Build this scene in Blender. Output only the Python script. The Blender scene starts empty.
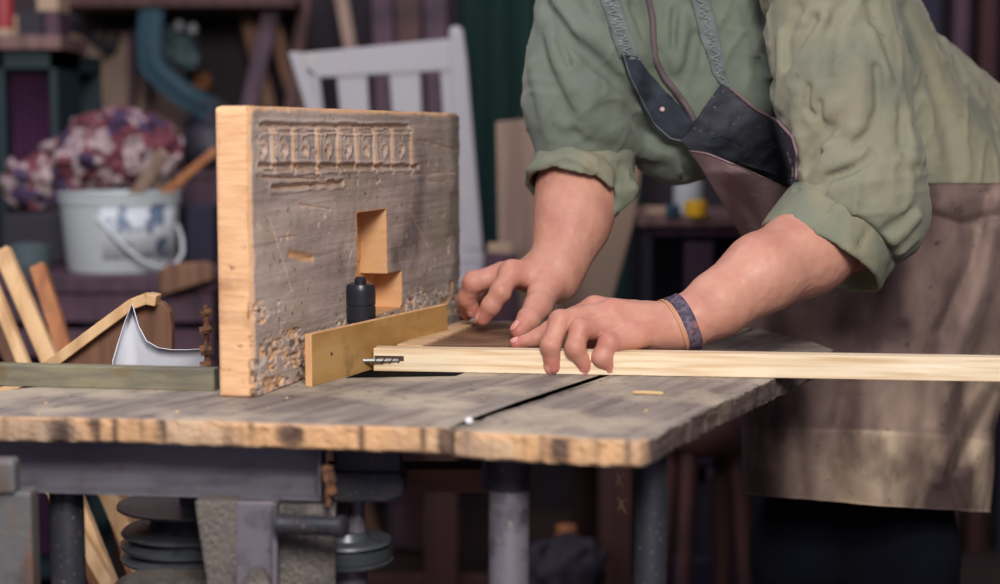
import bpy, bmesh, math, random
import numpy as np
from mathutils import Vector

random.seed(7)
S = bpy.context.scene
COL = S.collection

# ---------------------------------------------------------------- camera frame
F = 1667.0                      # focal length in pixels of the 1000 x 584 frame (60 mm)
CAMZ = 1.056
TH = math.atan(160.0 / F)       # the camera looks slightly down
cT, sT = math.cos(TH), math.sin(TH)
TZ = 0.80                       # height of the bench top

def ray(px, py):
    a = (np.asarray(px, float) - 500) / F
    b = (292 - np.asarray(py, float)) / F
    return np.stack([a + 0 * b, cT + b * sT, b * cT - sT + 0 * a], -1)

def P(px, py, D):
    r = ray(px, py)
    p = r * (D / r[..., 1:2])
    return p + np.array([0, 0, CAMZ])

def T(px, py, z=TZ):
    r = ray(px, py)
    return r * ((z - CAMZ) / r[..., 2:3]) + np.array([0, 0, CAMZ])

def W(n, D):                    # size in metres of n pixels at distance D
    return n * D / F

# ---------------------------------------------------------------- objects
def base_of(p):
    p = p.parent
    return p

def wloc(o):
    v = Vector((0, 0, 0))
    while o is not None:
        v = v + Vector(o.location)
        o = o.parent
    return v

def tag(o, label=None, cat=None, group=None, kind=None):
    if label: o['label'] = label
    if cat: o['category'] = cat
    if group: o['group'] = group
    if kind: o['kind'] = kind
    return o

def empty(name, loc, label=None, cat=None, group=None):
    o = bpy.data.objects.new(name, None)
    o.empty_display_size = 0.05
    COL.objects.link(o)
    o.location = tuple(float(x) for x in loc)
    return tag(o, label, cat, group)

def mesh(name, verts, faces, mat, parent=None, smooth=False, midx=None, attrs=None, mats=None):
    v = np.asarray(verts, float).reshape(-1, 3)
    me = bpy.data.meshes.new(name)
    if parent is None:
        org = np.array([(v[:, 0].min() + v[:, 0].max()) / 2, (v[:, 1].min() + v[:, 1].max()) / 2, v[:, 2].min()])
    else:
        org = np.array(wloc(parent))
    me.from_pydata([tuple(x) for x in (v - org)], [], [tuple(int(i) for i in f) for f in faces])
    for m_ in (mats or [mat]):
        me.materials.append(m_)
    me.update()
    if midx is not None:
        me.polygons.foreach_set('material_index', np.asarray(midx, dtype=np.int32))
    if smooth:
        me.polygons.foreach_set('use_smooth', [True] * len(me.polygons))
    if attrs:
        for k, a in attrs.items():
            at = me.attributes.new(k, 'FLOAT', 'POINT')
            at.data.foreach_set('value', np.asarray(a, dtype=np.float32))
    o = bpy.data.objects.new(name, me)
    COL.objects.link(o)
    if parent is None:
        o.location = tuple(org)
    else:
        o.parent = parent
    return o

class MB:
    """collects shapes for ONE mesh object, in world coordinates"""
    def __init__(s):
        s.v = []; s.f = []; s.n = 0
    def add(s, v, f):
        v = np.asarray(v, float).reshape(-1, 3)
        s.v.append(v)
        s.f += [tuple(int(i) + s.n for i in q) for q in f]
        s.n += len(v)
        return s
    def frame_box(s, o, ex, ey, ez, bev=0.0):
        """box at origin corner o with edge vectors ex, ey, ez, edges chamfered by bev"""
        o, ex, ey, ez = (np.asarray(q, float) for q in (o, ex, ey, ez))
        bm = bmesh.new()
        vs = []
        for k in (0, 1):
            for j in (0, 1):
                for i in (0, 1):
                    vs.append(bm.verts.new(tuple(o + i * ex + j * ey + k * ez)))
        for q in ((0, 2, 3, 1), (4, 5, 7, 6), (0, 1, 5, 4), (2, 6, 7, 3), (0, 4, 6, 2), (1, 3, 7, 5)):
            bm.faces.new([vs[i] for i in q])
        bmesh.ops.recalc_face_normals(bm, faces=bm.faces)
        if bev > 0:
            bmesh.ops.bevel(bm, geom=list(bm.edges), offset=bev, segments=2, affect='EDGES', profile=0.5)
        bm.verts.index_update()
        s.add([tuple(v.co) for v in bm.verts], [[v.index for v in f.verts] for f in bm.faces])
        bm.free()
        return s
    def box(s, lo, hi, bev=0.0):
        lo = np.asarray(lo, float); hi = np.asarray(hi, float); d = hi - lo
        return s.frame_box(lo, (d[0], 0, 0), (0, d[1], 0), (0, 0, d[2]), bev)
    def bar(s, a, b, w, t, bev=0.0, up=(0, 0, 1)):
        """rectangular bar from a to b: w wide, t thick"""
        a = np.asarray(a, float); b = np.asarray(b, float)
        d = b - a; L = np.linalg.norm(d); d = d / L
        up = np.asarray(up, float)
        x = np.cross(d, up)
        if np.linalg.norm(x) < 1e-4: x = np.cross(d, (0, 1, 0))
        x /= np.linalg.norm(x); y = np.cross(x, d)
        return s.frame_box(a - x * w / 2 - y * t / 2, x * w, y * t, d * L, bev)
    def tube(s, pts, rad, n=20, caps=True):
        """tube through points with one radius or one per point"""
        pts = np.asarray(pts, float)
        rad = np.broadcast_to(np.asarray(rad, float), (len(pts),))
        tan = np.gradient(pts, axis=0); 
        tl = np.linalg.norm(tan, axis=1, keepdims=True); tl[tl < 1e-12] = 1
        tan = tan / tl
        for i in range(len(pts)):
            if np.linalg.norm(tan[i]) < .5: tan[i] = (pts[-1] - pts[0]) / max(np.linalg.norm(pts[-1] - pts[0]), 1e-9)
        ref = np.array([0, 0, 1.0])
        if abs(tan[0][2]) > .9: ref = np.array([0, 1.0, 0])
        V = []
        x = np.cross(tan[0], ref); x /= np.linalg.norm(x)
        for i in range(len(pts)):
            x = x - tan[i] * np.dot(x, tan[i]); x /= np.linalg.norm(x)
            y = np.cross(tan[i], x)
            for k in range(n):
                a = 2 * math.pi * k / n
                V.append(pts[i] + rad[i] * (math.cos(a) * x + math.sin(a) * y))
        Fc = []
        for i in range(len(pts) - 1):
            for k in range(n):
                Fc.append((i * n + k, i * n + (k + 1) % n, (i + 1) * n + (k + 1) % n, (i + 1) * n + k))
        if caps:
            Fc.append(tuple(range(n))[::-1]); Fc.append(tuple((len(pts) - 1) * n + k for k in range(n)))
        return s.add(V, Fc)
    def lathe(s, c, prof, n=40, axis=(0, 0, 1)):
        """profile [(radius, height)] turned about an axis through c"""
        c = np.asarray(c, float); ax = np.asarray(axis, float); ax = ax / np.linalg.norm(ax)
        pts = [c + ax * h for r, h in prof]
        ref = np.array([0, 1.0, 0]) if abs(ax[2]) > .9 else np.array([0, 0, 1.0])
        x = np.cross(ax, ref); x /= np.linalg.norm(x); y = np.cross(ax, x)
        V = []
        for (r, h), p in zip(prof, pts):
            for k in range(n):
                a = 2 * math.pi * k / n
                V.append(p + max(r, 1e-5) * (math.cos(a) * x + math.sin(a) * y))
        Fc = []
        for i in range(len(prof) - 1):
            for k in range(n):
                Fc.append((i * n + k, i * n + (k + 1) % n, (i + 1) * n + (k + 1) % n, (i + 1) * n + k))
        Fc.append(tuple(range(n))[::-1]); Fc.append(tuple((len(prof) - 1) * n + k for k in range(n)))
        return s.add(V, Fc)
    def prism(s, poly, ext, bev=0.0):
        """planar polygon (3D points) extruded along ext"""
        poly = np.asarray(poly, float); ext = np.asarray(ext, float); n = len(poly)
        bm = bmesh.new()
        a = [bm.verts.new(tuple(p)) for p in poly]; b = [bm.verts.new(tuple(p + ext)) for p in poly]
        bm.faces.new(a); bm.faces.new(b[::-1])
        for i in range(n):
            j = (i + 1) % n
            bm.faces.new((a[j], a[i], b[i], b[j]))
        bmesh.ops.recalc_face_normals(bm, faces=bm.faces)
        if bev > 0:
            bmesh.ops.bevel(bm, geom=list(bm.edges), offset=bev, segments=2, affect='EDGES', profile=0.5)
        bm.verts.index_update()
        s.add([tuple(v.co) for v in bm.verts], [[v.index for v in f.verts] for f in bm.faces])
        bm.free()
        return s
    def sheet(s, grid, thick):
        """closed cloth from an (n, m, 3) grid of points"""
        g = np.asarray(grid, float); n, m = g.shape[:2]
        du = np.gradient(g, axis=0); dv = np.gradient(g, axis=1)
        nn = np.cross(du, dv); l = np.linalg.norm(nn, axis=-1, keepdims=True); l[l < 1e-12] = 1; nn /= l
        A = g.reshape(-1, 3); B = (g + nn * thick).reshape(-1, 3)
        idx = np.arange(n * m).reshape(n, m); Fc = []
        for i in range(n - 1):
            for j in range(m - 1):
                q = (idx[i, j], idx[i + 1, j], idx[i + 1, j + 1], idx[i, j + 1])
                Fc.append(q[::-1]); Fc.append(tuple(k + n * m for k in q))
        ring = list(idx[0, :]) + list(idx[1:, -1]) + list(idx[-1, -2::-1]) + list(idx[-2:0:-1, 0])
        for a, b in zip(ring, ring[1:] + ring[:1]):
            Fc.append((a, b, b + n * m, a + n * m))
        return s.add(np.concatenate([A, B]), Fc)
    def build(s, name, mat, parent=None, smooth=False, auto=None, **kw):
        o = mesh(name, np.concatenate(s.v), s.f, mat, parent, smooth or auto is not None, **kw)
        if auto is not None:
            o.data.set_sharp_from_angle(angle=math.radians(auto))
        return o

# ---------------------------------------------------------------- noise (numpy)
def _h(ix, iy, iz, seed):
    n = (ix.astype(np.int64) * 374761393 + iy.astype(np.int64) * 668265263 + iz.astype(np.int64) * 2147483647 + seed * 974634777) & 0xFFFFFFFF
    n = ((n ^ (n >> 13)) * 1274126177) & 0xFFFFFFFF
    return ((n ^ (n >> 16)) & 0xFFFF) / 65535.0 * 2 - 1

def noise(p, seed=0):
    i = np.floor(p); f = p - i; f = f * f * f * (f * (f * 6 - 15) + 10)
    ix, iy, iz = i[..., 0], i[..., 1], i[..., 2]
    r = 0
    for a in (0, 1):
        wa = f[..., 0] if a else 1 - f[..., 0]
        for b in (0, 1):
            wb = f[..., 1] if b else 1 - f[..., 1]
            for c in (0, 1):
                wc = f[..., 2] if c else 1 - f[..., 2]
                r = r + wa * wb * wc * _h(ix + a, iy + b, iz + c, seed)
    return r

def fbm(p, octaves=4, seed=0):
    r = 0; a = 1; s = 0
    for o in range(octaves):
        r = r + a * noise(p * (2 ** o), seed + o); s += a; a *= .5
    return r / s

# ---------------------------------------------------------------- distance fields
def cap(p, a, b, ra, rb):
    a = np.asarray(a, float); b = np.asarray(b, float)
    d = b - a; L = max(float(d @ d), 1e-12)
    t = np.clip(((p - a) @ d) / L, 0, 1)
    return np.linalg.norm(p - a - t[..., None] * d, axis=-1) - (ra + (rb - ra) * t)

def cone(p, a, b, ra, rb, rnd=0.0):
    """capped cone with flat ends"""
    a = np.asarray(a, float); b = np.asarray(b, float)
    d = b - a; L = np.linalg.norm(d); u = d / L
    q = p - a; h = q @ u; r = np.linalg.norm(q - h[..., None] * u, axis=-1)
    t = np.clip(h / L, 0, 1)
    x = r - (ra + (rb - ra) * t) + rnd; y = np.maximum(-h, h - L) + rnd
    return np.minimum(np.maximum(x, y), 0) + np.sqrt(np.maximum(x, 0) ** 2 + np.maximum(y, 0) ** 2) - rnd

def ell(p, c, r, rot=None):
    q = p - np.asarray(c, float)
    if rot is not None: q = q @ rot
    r = np.asarray(r, float)
    k0 = np.linalg.norm(q / r, axis=-1); k1 = np.linalg.norm(q / (r * r), axis=-1)
    return k0 * (k0 - 1) / np.maximum(k1, 1e-9)

def smin(a, b, k):
    h = np.maximum(k - np.abs(a - b), 0) / k
    return np.minimum(a, b) - h * h * k * .25

def smax(a, b, k):
    return -smin(-a, -b, k)

def poly_d(p, pts):
    d = None
    for a, b in zip(pts[:-1], pts[1:]):
        e = cap(p, a, b, 0, 0)
        d = e if d is None else np.minimum(d, e)
    return d

def surf_net(f, lo, hi, h):
    lo = np.asarray(lo, float); hi = np.asarray(hi, float)
    n = np.ceil((hi - lo) / h).astype(int) + 1
    xs = [lo[i] + h * np.arange(n[i]) for i in range(3)]
    val = np.empty(tuple(n), np.float32)
    st = max(1, int(600000 / (n[1] * n[2])))
    for i in range(0, n[0], st):
        G = np.stack(np.meshgrid(xs[0][i:i + st], xs[1], xs[2], indexing='ij'), -1)
        val[i:i + st] = f(G)
    neg = val < 0
    c = [slice(0, -1), slice(1, None)]
    cnt = np.zeros(tuple(n - 1), np.int8)
    for a in c:
        for b in c:
            for d in c: cnt += neg[a, b, d]
    act = (cnt > 0) & (cnt < 8)
    ids = -np.ones(act.shape, np.int64)
    ci = np.argwhere(act); ids[act] = np.arange(len(ci))
    acc = np.zeros((len(ci), 3)); k = np.zeros(len(ci))
    offs = [(x, y, z) for x in (0, 1) for y in (0, 1) for z in (0, 1)]
    for ax in range(3):
        for o in offs:
            if o[ax]: continue
            o2 = list(o); o2[ax] = 1
            A = ci + o; B = ci + o2
            va = val[A[:, 0], A[:, 1], A[:, 2]]; vb = val[B[:, 0], B[:, 1], B[:, 2]]
            m = (va < 0) != (vb < 0)
            t = np.where(m, va / np.where(m, va - vb, 1), 0)
            pt = np.array(o, float)[None, :].repeat(len(ci), 0); pt[:, ax] += t
            acc += pt * m[:, None]; k += m
    V = (ci + acc / k[:, None]) * h + lo
    Q = []
    for ax in range(3):
        u, w = (ax + 1) % 3, (ax + 2) % 3
        s0 = [slice(None)] * 3; s1 = [slice(None)] * 3
        s0[ax] = slice(0, -1); s1[ax] = slice(1, None)
        d = neg[tuple(s0)] != neg[tuple(s1)]
        E = np.argwhere(d)
        E = E[(E[:, u] > 0) & (E[:, w] > 0) & (E[:, u] < n[u] - 1) & (E[:, w] < n[w] - 1)]
        ng = neg[E[:, 0], E[:, 1], E[:, 2]]
        def cell(du, dw):
            q = E.copy(); q[:, u] -= du; q[:, w] -= dw
            return ids[q[:, 0], q[:, 1], q[:, 2]]
        q = np.stack([cell(1, 1), cell(0, 1), cell(0, 0), cell(1, 0)], 1)
        q[~ng] = q[~ng][:, ::-1]
        Q.append(q)
    Q = np.concatenate(Q)
    Q = Q[(Q >= 0).all(1)]
    return V, Q

def fast_mesh(name, V, Q, mat, parent=None, attrs=None, mats=None, midx=None):
    me = bpy.data.meshes.new(name)
    org = np.array(wloc(parent)) if parent is not None else np.array([V[:, 0].mean(), V[:, 1].mean(), V[:, 2].min()])
    me.vertices.add(len(V)); me.vertices.foreach_set('co', (V - org).astype(np.float32).ravel())
    me.loops.add(len(Q) * 4); me.loops.foreach_set('vertex_index', Q.astype(np.int32).ravel())
    me.polygons.add(len(Q)); me.polygons.foreach_set('loop_start', (np.arange(len(Q)) * 4).astype(np.int32))
    for m_ in (mats or [mat]): me.materials.append(m_)
    me.update(calc_edges=True); me.validate()
    me.polygons.foreach_set('use_smooth', [True] * len(me.polygons))
    if midx is not None: me.polygons.foreach_set('material_index', np.asarray(midx, dtype=np.int32))
    if attrs:
        for k, a in attrs.items():
            at = me.attributes.new(k, 'FLOAT', 'POINT'); at.data.foreach_set('value', np.asarray(a, dtype=np.float32))
    me.update()
    o = bpy.data.objects.new(name, me); COL.objects.link(o)
    if parent is None: o.location = tuple(org)
    else: o.parent = parent
    return o

def march(f, px, py, d0=1.4, d1=3.0):
    """first point of the field f on the sight line, as a way to measure where a seam or strap lies"""
    r = ray(px, py); r = r / np.linalg.norm(r, axis=-1, keepdims=True)
    t = np.full(r.shape[:-1], d0)
    o = np.array([0, 0, CAMZ])
    for _ in range(90):
        d = f(o + r * t[..., None])
        t = t + np.clip(d, -.02, .05) * .8
    return o + r * t[..., None], (t < d1)

def relax(V, Q, it=2, lam=.5):
    n = len(V)
    for _ in range(it):
        s = np.zeros_like(V); c = np.zeros(n)
        for a, b in ((0, 1), (1, 2), (2, 3), (3, 0)):
            np.add.at(s, Q[:, a], V[Q[:, b]]); np.add.at(c, Q[:, a], 1)
            np.add.at(s, Q[:, b], V[Q[:, a]]); np.add.at(c, Q[:, b], 1)
        V = V + lam * (s / np.maximum(c, 1)[:, None] - V)
    return V

# ---------------------------------------------------------------- materials
def lin(c):
    o = []
    for x in c[:3]:
        x = x / 255.0
        o.append(x / 12.92 if x <= .04045 else ((x + .055) / 1.055) ** 2.4)
    return (*o, 1.0)

def mat(name, col, rough=.6, metal=0.0, layers=(), bump=(), spec=.4, sss=0.0, attr=None, sheen=0.0, alpha=None, trans=0.0):
    """layers: (kind, scale xyz, detail, lo, hi, colour, strength); bump: (kind, scale xyz, strength, distance)"""
    m = bpy.data.materials.new(name); m.use_nodes = True
    N = m.node_tree.nodes; L = m.node_tree.links; N.clear()
    out = N.new('ShaderNodeOutputMaterial'); b = N.new('ShaderNodeBsdfPrincipled')
    L.new(b.outputs[0], out.inputs[0])
    b.inputs['Roughness'].default_value = rough; b.inputs['Metallic'].default_value = metal
    b.inputs['Specular IOR Level'].default_value = spec
    if trans: b.inputs['Transmission Weight'].default_value = trans
    if sss:
        b.inputs['Subsurface Weight'].default_value = sss
        b.inputs['Subsurface Radius'].default_value = (1.0, .35, .2)
        b.inputs['Subsurface Scale'].default_value = .006
    if sheen: b.inputs['Sheen Weight'].default_value = sheen
    tc = N.new('ShaderNodeTexCoord')
    def tex(kind, sc, detail=4, rotz=0.0, off=0):
        mp = N.new('ShaderNodeMapping'); L.new(tc.outputs['Object'], mp.inputs[0])
        mp.vector_type = 'TEXTURE'          # turn first, then stretch, so that grain can run at an angle
        mp.inputs['Scale'].default_value = tuple(1.0 / q for q in sc); mp.inputs['Location'].default_value = (off * 3.1, off * 1.7, off * 2.3)
        if isinstance(rotz, (tuple, list)): mp.inputs['Rotation'].default_value = rotz
        else: mp.inputs['Rotation'].default_value = (0, 0, rotz)
        if kind == 'noise':
            t = N.new('ShaderNodeTexNoise'); t.inputs['Scale'].default_value = 1; t.inputs['Detail'].default_value = detail
            o = t.outputs[0]
        elif kind == 'voronoi':
            t = N.new('ShaderNodeTexVoronoi'); t.inputs['Scale'].default_value = 1; o = t.outputs['Distance']
        elif kind == 'cells':
            t = N.new('ShaderNodeTexVoronoi'); t.inputs['Scale'].default_value = 1
            s = N.new('ShaderNodeSeparateColor'); L.new(t.outputs['Color'], s.inputs[0]); o = s.outputs[0]
            L.new(mp.outputs[0], t.inputs['Vector']); return o
        elif kind == 'wave':
            t = N.new('ShaderNodeTexWave'); t.inputs['Scale'].default_value = 1; t.inputs['Distortion'].default_value = 4
            t.inputs['Detail'].default_value = 3; o = t.outputs['Fac']
        elif kind == 'stripe':
            t = N.new('ShaderNodeTexWave'); t.inputs['Scale'].default_value = 1; t.inputs['Distortion'].default_value = 0
            o = t.outputs['Fac']
        L.new(mp.outputs[0], t.inputs['Vector'])
        return o
    cur = None
    base = lin(col)
    for i, ly in enumerate(layers):
        kind, sc, detail, lo, hi, c2, st = ly[:7]; rot = ly[7] if len(ly) > 7 else 0.0
        if kind == 'attr':
            an = N.new('ShaderNodeAttribute'); an.attribute_name = sc; o = an.outputs['Fac']
        else:
            o = tex(kind, sc, detail, rot, i + 1)
        mr = N.new('ShaderNodeMapRange'); L.new(o, mr.inputs[0])
        mr.inputs[1].default_value = lo; mr.inputs[2].default_value = hi
        mr.inputs[3].default_value = 0; mr.inputs[4].default_value = st
        mx = N.new('ShaderNodeMix'); mx.data_type = 'RGBA'
        L.new(mr.outputs[0], mx.inputs[0])
        if cur is None: mx.inputs[6].default_value = base
        else: L.new(cur, mx.inputs[6])
        mx.inputs[7].default_value = lin(c2)
        cur = mx.outputs[2]
    if cur is None: b.inputs['Base Color'].default_value = base
    else: L.new(cur, b.inputs['Base Color'])
    nrm = None
    for i, bp in enumerate(bump):
        kind, sc, st, dist = bp[:4]; rot = bp[4] if len(bp) > 4 else 0.0
        o = tex(kind, sc, 6, rot, i + 5)
        bn = N.new('ShaderNodeBump'); bn.inputs['Strength'].default_value = st; bn.inputs['Distance'].default_value = dist
        L.new(o, bn.inputs['Height'])
        if nrm is not None: L.new(nrm, bn.inputs['Normal'])
        nrm = bn.outputs[0]
    if nrm is not None: L.new(nrm, b.inputs['Normal'])
    return m
# ================================================================ materials
GR = math.atan2(.962, .2727)        # the direction of the big block, as an angle in plan
M = {}
M['floor'] = mat('floor_concrete', (66, 48, 44), .8, layers=[('noise', (3, 3, 3), 5, .35, .7, (40, 30, 32), 1)], bump=[('noise', (20, 20, 20), .3, .01)])
M['wall'] = mat('wall_plaster', (64, 54, 56), .9, layers=[('noise', (1.4, 1.4, 1.4), 4, .4, .65, (38, 32, 40), 1)], bump=[('noise', (8, 8, 8), .3, .02)])
M['top'] = mat('weathered_bench_wood', (146, 136, 128), .62, layers=[
    ('noise', (60, 5, 60), 6, .42, .62, (104, 94, 90), .8, (0, 0, math.radians(-27))),
    ('noise', (11, 11, 11), 6, .46, .62, (186, 172, 152), .85),
    ('noise', (5, 5, 5), 4, .60, .72, (132, 98, 74), .6),
    ('noise', (90, 90, 90), 4, .60, .72, (58, 50, 50), .8),
    ('attr', 'raw', 0, 0, 1, (204, 160, 118), 1),
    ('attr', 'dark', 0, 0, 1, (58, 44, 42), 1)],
    bump=[('noise', (160, 12, 160), .55, .004, (0, 0, math.radians(-27))), ('noise', (45, 45, 45), .6, .006)])
M['block'] = mat('old_block_wood', (184, 168, 160), .6, layers=[
    ('noise', (4, 4, 26), 6, .42, .62, (146, 130, 126), .75, (0, 0, GR)),
    ('noise', (12, 12, 12), 5, .5, .68, (158, 142, 126), .7),
    ('noise', (7, 7, 7), 5, .57, .68, (78, 68, 70), .7),
    ('noise', (120, 120, 120), 3, .64, .72, (60, 52, 50), .7),
    ('attr', 'raw', 0, 0, 1, (206, 158, 112), 1),
    ('attr', 'dark', 0, 0, 1, (70, 54, 46), 1)],
    bump=[('noise', (10, 10, 160), .35, .003, (0, 0, GR)), ('noise', (60, 60, 60), .35, .003)])
M['endgrain'] = mat('fresh_end_wood', (226, 182, 140), .62, layers=[
    ('noise', (30, 30, 220), 5, .40, .66, (206, 156, 114), .7),
    ('noise', (14, 14, 14), 5, .58, .70, (150, 104, 78), .7),
    ('noise', (90, 90, 90), 3, .66, .74, (110, 70, 60), .6)],
    bump=[('noise', (60, 60, 260), .4, .002)])
M['lath'] = mat('pale_pine', (230, 211, 182), .5, layers=[
    ('noise', (2.5, 60, 190), 6, .42, .66, (198, 164, 122), .8),
    ('noise', (6, 40, 90), 4, .56, .70, (248, 234, 208), .7)], bump=[('noise', (8, 80, 300), .2, .001)])
M['gold'] = mat('varnished_plywood_face', (180, 142, 88), .42, layers=[
    ('noise', (9, 9, 40), 5, .42, .64, (152, 112, 58), .8), ('noise', (30, 30, 30), 4, .60, .72, (110, 82, 48), .6)],
    bump=[('noise', (20, 20, 160), .15, .001)])
M['plyedge'] = mat('sawn_plywood_edge', (224, 178, 132), .6, layers=[('noise', (200, 8, 8), 3, .4, .6, (196, 146, 104), .7)])
M['walnut'] = mat('brown_stock_wood', (122, 90, 68), .5, layers=[
    ('noise', (24, 24, 24), 5, .42, .62, (90, 62, 48), .8), ('noise', (6, 70, 6), 4, .54, .66, (148, 116, 88), .7)])
M['ash'] = mat('light_stock_wood', (206, 172, 136), .55, layers=[('noise', (10, 60, 10), 5, .42, .64, (178, 142, 106), .8)])
M['chuck'] = mat('black_oxide_steel', (44, 46, 54), .32, .4, layers=[('noise', (60, 60, 60), 4, .55, .7, (70, 68, 68), .5)])
M['bit'] = mat('cutter_steel', (150, 146, 142), .35, .5)
M['steel'] = mat('bare_steel', (116, 110, 120), .42, .3, layers=[('noise', (40, 40, 40), 5, .5, .68, (66, 62, 70), .8), ('noise', (160, 160, 160), 3, .64, .72, (150, 140, 128), .8)], bump=[('noise', (90, 90, 90), .2, .002)])
M['darksteel'] = mat('dark_painted_steel', (50, 52, 60), .42, .25, layers=[('noise', (30, 30, 30), 5, .5, .7, (70, 64, 66), .6), ('noise', (200, 200, 200), 3, .64, .70, (130, 118, 104), .7)], bump=[('noise', (120, 120, 120), .2, .002)])
M['channel'] = mat('channel_steel', (108, 106, 116), .42, .25, layers=[('noise', (20, 20, 60), 5, .5, .7, (80, 78, 88), .8), ('noise', (60, 60, 60), 3, .62, .72, (104, 80, 76), .7)], bump=[('noise', (90, 90, 90), .25, .002)])
M['cast'] = mat('dusty_cast_iron', (92, 88, 88), .7, .2, layers=[('noise', (520, 520, 520), 3, .46, .60, (146, 132, 118), .6), ('noise', (26, 26, 26), 4, .5, .66, (60, 58, 60), .7)], bump=[('noise', (220, 220, 220), .8, .004)])
M['postgreen'] = mat('rusty_grey_post', (104, 104, 106), .6, .3, layers=[('noise', (30, 30, 12), 5, .48, .62, (118, 84, 66), .8), ('noise', (18, 18, 18), 4, .52, .66, (74, 78, 80), .7)], bump=[('noise', (80, 80, 80), .4, .003)])
M['rust'] = mat('rust', (112, 76, 54), .9, .1, layers=[('noise', (140, 140, 140), 4, .45, .6, (58, 38, 34), .9)], bump=[('noise', (160, 160, 160), .8, .004)])
M['beam'] = mat('red_brown_beam', (112, 74, 58), .65, layers=[('noise', (6, 60, 120), 5, .42, .64, (74, 46, 40), .85)], bump=[('noise', (8, 90, 160), .3, .002)])
M['belt'] = mat('rubber_belt', (48, 52, 56), .5)
M['pulley'] = mat('turned_grey_iron', (82, 86, 92), .35, .3, layers=[('noise', (60, 60, 60), 4, .5, .7, (52, 54, 60), .7)])
M['chip'] = mat('fresh_shaving', (232, 196, 140), .6)
M['whitebead'] = mat('white_bead', (225, 225, 230), .35)

# ================================================================ room shell
def struct(name, b, m):
    o = b.build(name, m); o['kind'] = 'structure'; return o
struct('floor', MB().box((-3.0, -.6, -.05), (3.2, 4.6, 0)), M['floor'])
struct('wall_back', MB().box((-3.0, 4.6, 0), (3.2, 4.7, 2.9)), M['wall'])
struct('wall_left', MB().box((-3.1, -.6, 0), (-3.0, 4.7, 2.9)), M['wall'])
struct('wall_right', MB().box((3.2, -.6, 0), (3.3, 4.7, 2.9)), M['wall'])

# ================================================================ the bench with its machine
bench = empty('workbench', (-.1, 1.75, 0), 'old scarred wooden workbench on metal legs with pulleys and a steel channel under the top', 'workbench')

def rough_outline(pts, step=.005, amp=.0012, seed=1, edges=None):
    out = []; tags = []
    n = len(pts)
    for i in range(n):
        a = np.asarray(pts[i], float); b = np.asarray(pts[(i + 1) % n], float)
        L = np.linalg.norm(b - a); k = max(1, int(L / step)); d = (b - a) / L; nrm = np.array([-d[1], d[0], 0])
        am = amp if edges is None else edges[i]
        for j in range(k):
            p = a + (b - a) * j / k
            q = noise(np.array([[p[0] * 60, p[1] * 60, seed * 3.7]]))[0] + .8 * noise(np.array([[p[0] * 190, p[1] * 190, seed * 1.7]]))[0]
            out.append(p + nrm * q * am * (0 if j == 0 else 1)); tags.append(i)
    return np.array(out), tags

def board_top(name, pts, zt, th, seed, edges, parent, rawedges, tight=()):
    """thick board with worn arrises; raw wood shows on the sides listed in rawedges"""
    o, tg = rough_outline(pts, seed=seed, edges=edges)
    c = o.mean(0); n = len(o)
    nx = np.roll(o, -1, 0) - np.roll(o, 1, 0); nx /= np.linalg.norm(nx, axis=1, keepdims=True)
    nrm = np.stack([-nx[:, 1], nx[:, 0], 0 * nx[:, 0]], 1)
    sgn = np.sign(((c - o) * nrm).sum(1).sum()); nrm *= sgn      # towards the middle
    V = []; raw = []; drk = []
    r_ = np.array([1.0 if t in rawedges else 0.0 for t in tg]); tf = np.array([.2 if t in tight else 1.0 for t in tg])
    pn = lambda f, s: noise(np.stack([o[:, 0] * f, o[:, 1] * f, 0 * o[:, 0] + s], 1))
    lay = [(.006, 0, 0), (.0035, 0, .15), (.0008 , -.0012, .7), (0, -.004, 1), (0, -.3 * th, 1), (0, -.6 * th, 1), (.0004, -.9 * th, .9), (.002, -th, .6)]
    for k, (ins, dz, rw) in enumerate(lay):
        w = 1 + .8 * pn(90, seed + k * .37)
        jag = .0016 * pn(140, seed + 5 + k * .9) if 2 < k < 7 else 0 * w
        p = o + nrm * ((ins * np.clip(w, .3, 1.6) + jag) * (tf if k else 1))[:, None]
        p[:, 2] = zt + dz * (1 if k < 2 else np.clip(.7 + .5 * pn(30, seed + 9), .3, 2) if k < 4 else 1)
        V.append(p); q = np.clip(rw * r_ * (1 + .9 * pn(25, seed + 3 + k * .2)) , 0, 1)
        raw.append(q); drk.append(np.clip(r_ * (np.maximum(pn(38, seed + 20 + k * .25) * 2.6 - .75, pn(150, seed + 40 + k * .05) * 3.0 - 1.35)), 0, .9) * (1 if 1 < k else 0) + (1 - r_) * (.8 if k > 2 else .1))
    Fc = [tuple(range(n))]
    for k in range(len(lay) - 1):
        for i in range(n):
            j = (i + 1) % n
            Fc.append((k * n + i, (k + 1) * n + i, (k + 1) * n + j, k * n + j))
    Fc.append(tuple((len(lay) - 1) * n + i for i in range(n))[::-1])
    ob = mesh(name, np.concatenate(V), Fc, M['top'], parent, False, attrs={'raw': np.concatenate(raw), 'dark': np.clip(np.concatenate(drk), 0, 1)})
    bm = bmesh.new(); bm.from_mesh(ob.data); bmesh.ops.recalc_face_normals(bm, faces=bm.faces)
    bmesh.ops.triangulate(bm, faces=[f for f in bm.faces if len(f.verts) > 4]); bm.to_mesh(ob.data); bm.free()
    return ob

TH_TOP = .0225
t = lambda x, y: T(x, y)
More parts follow.
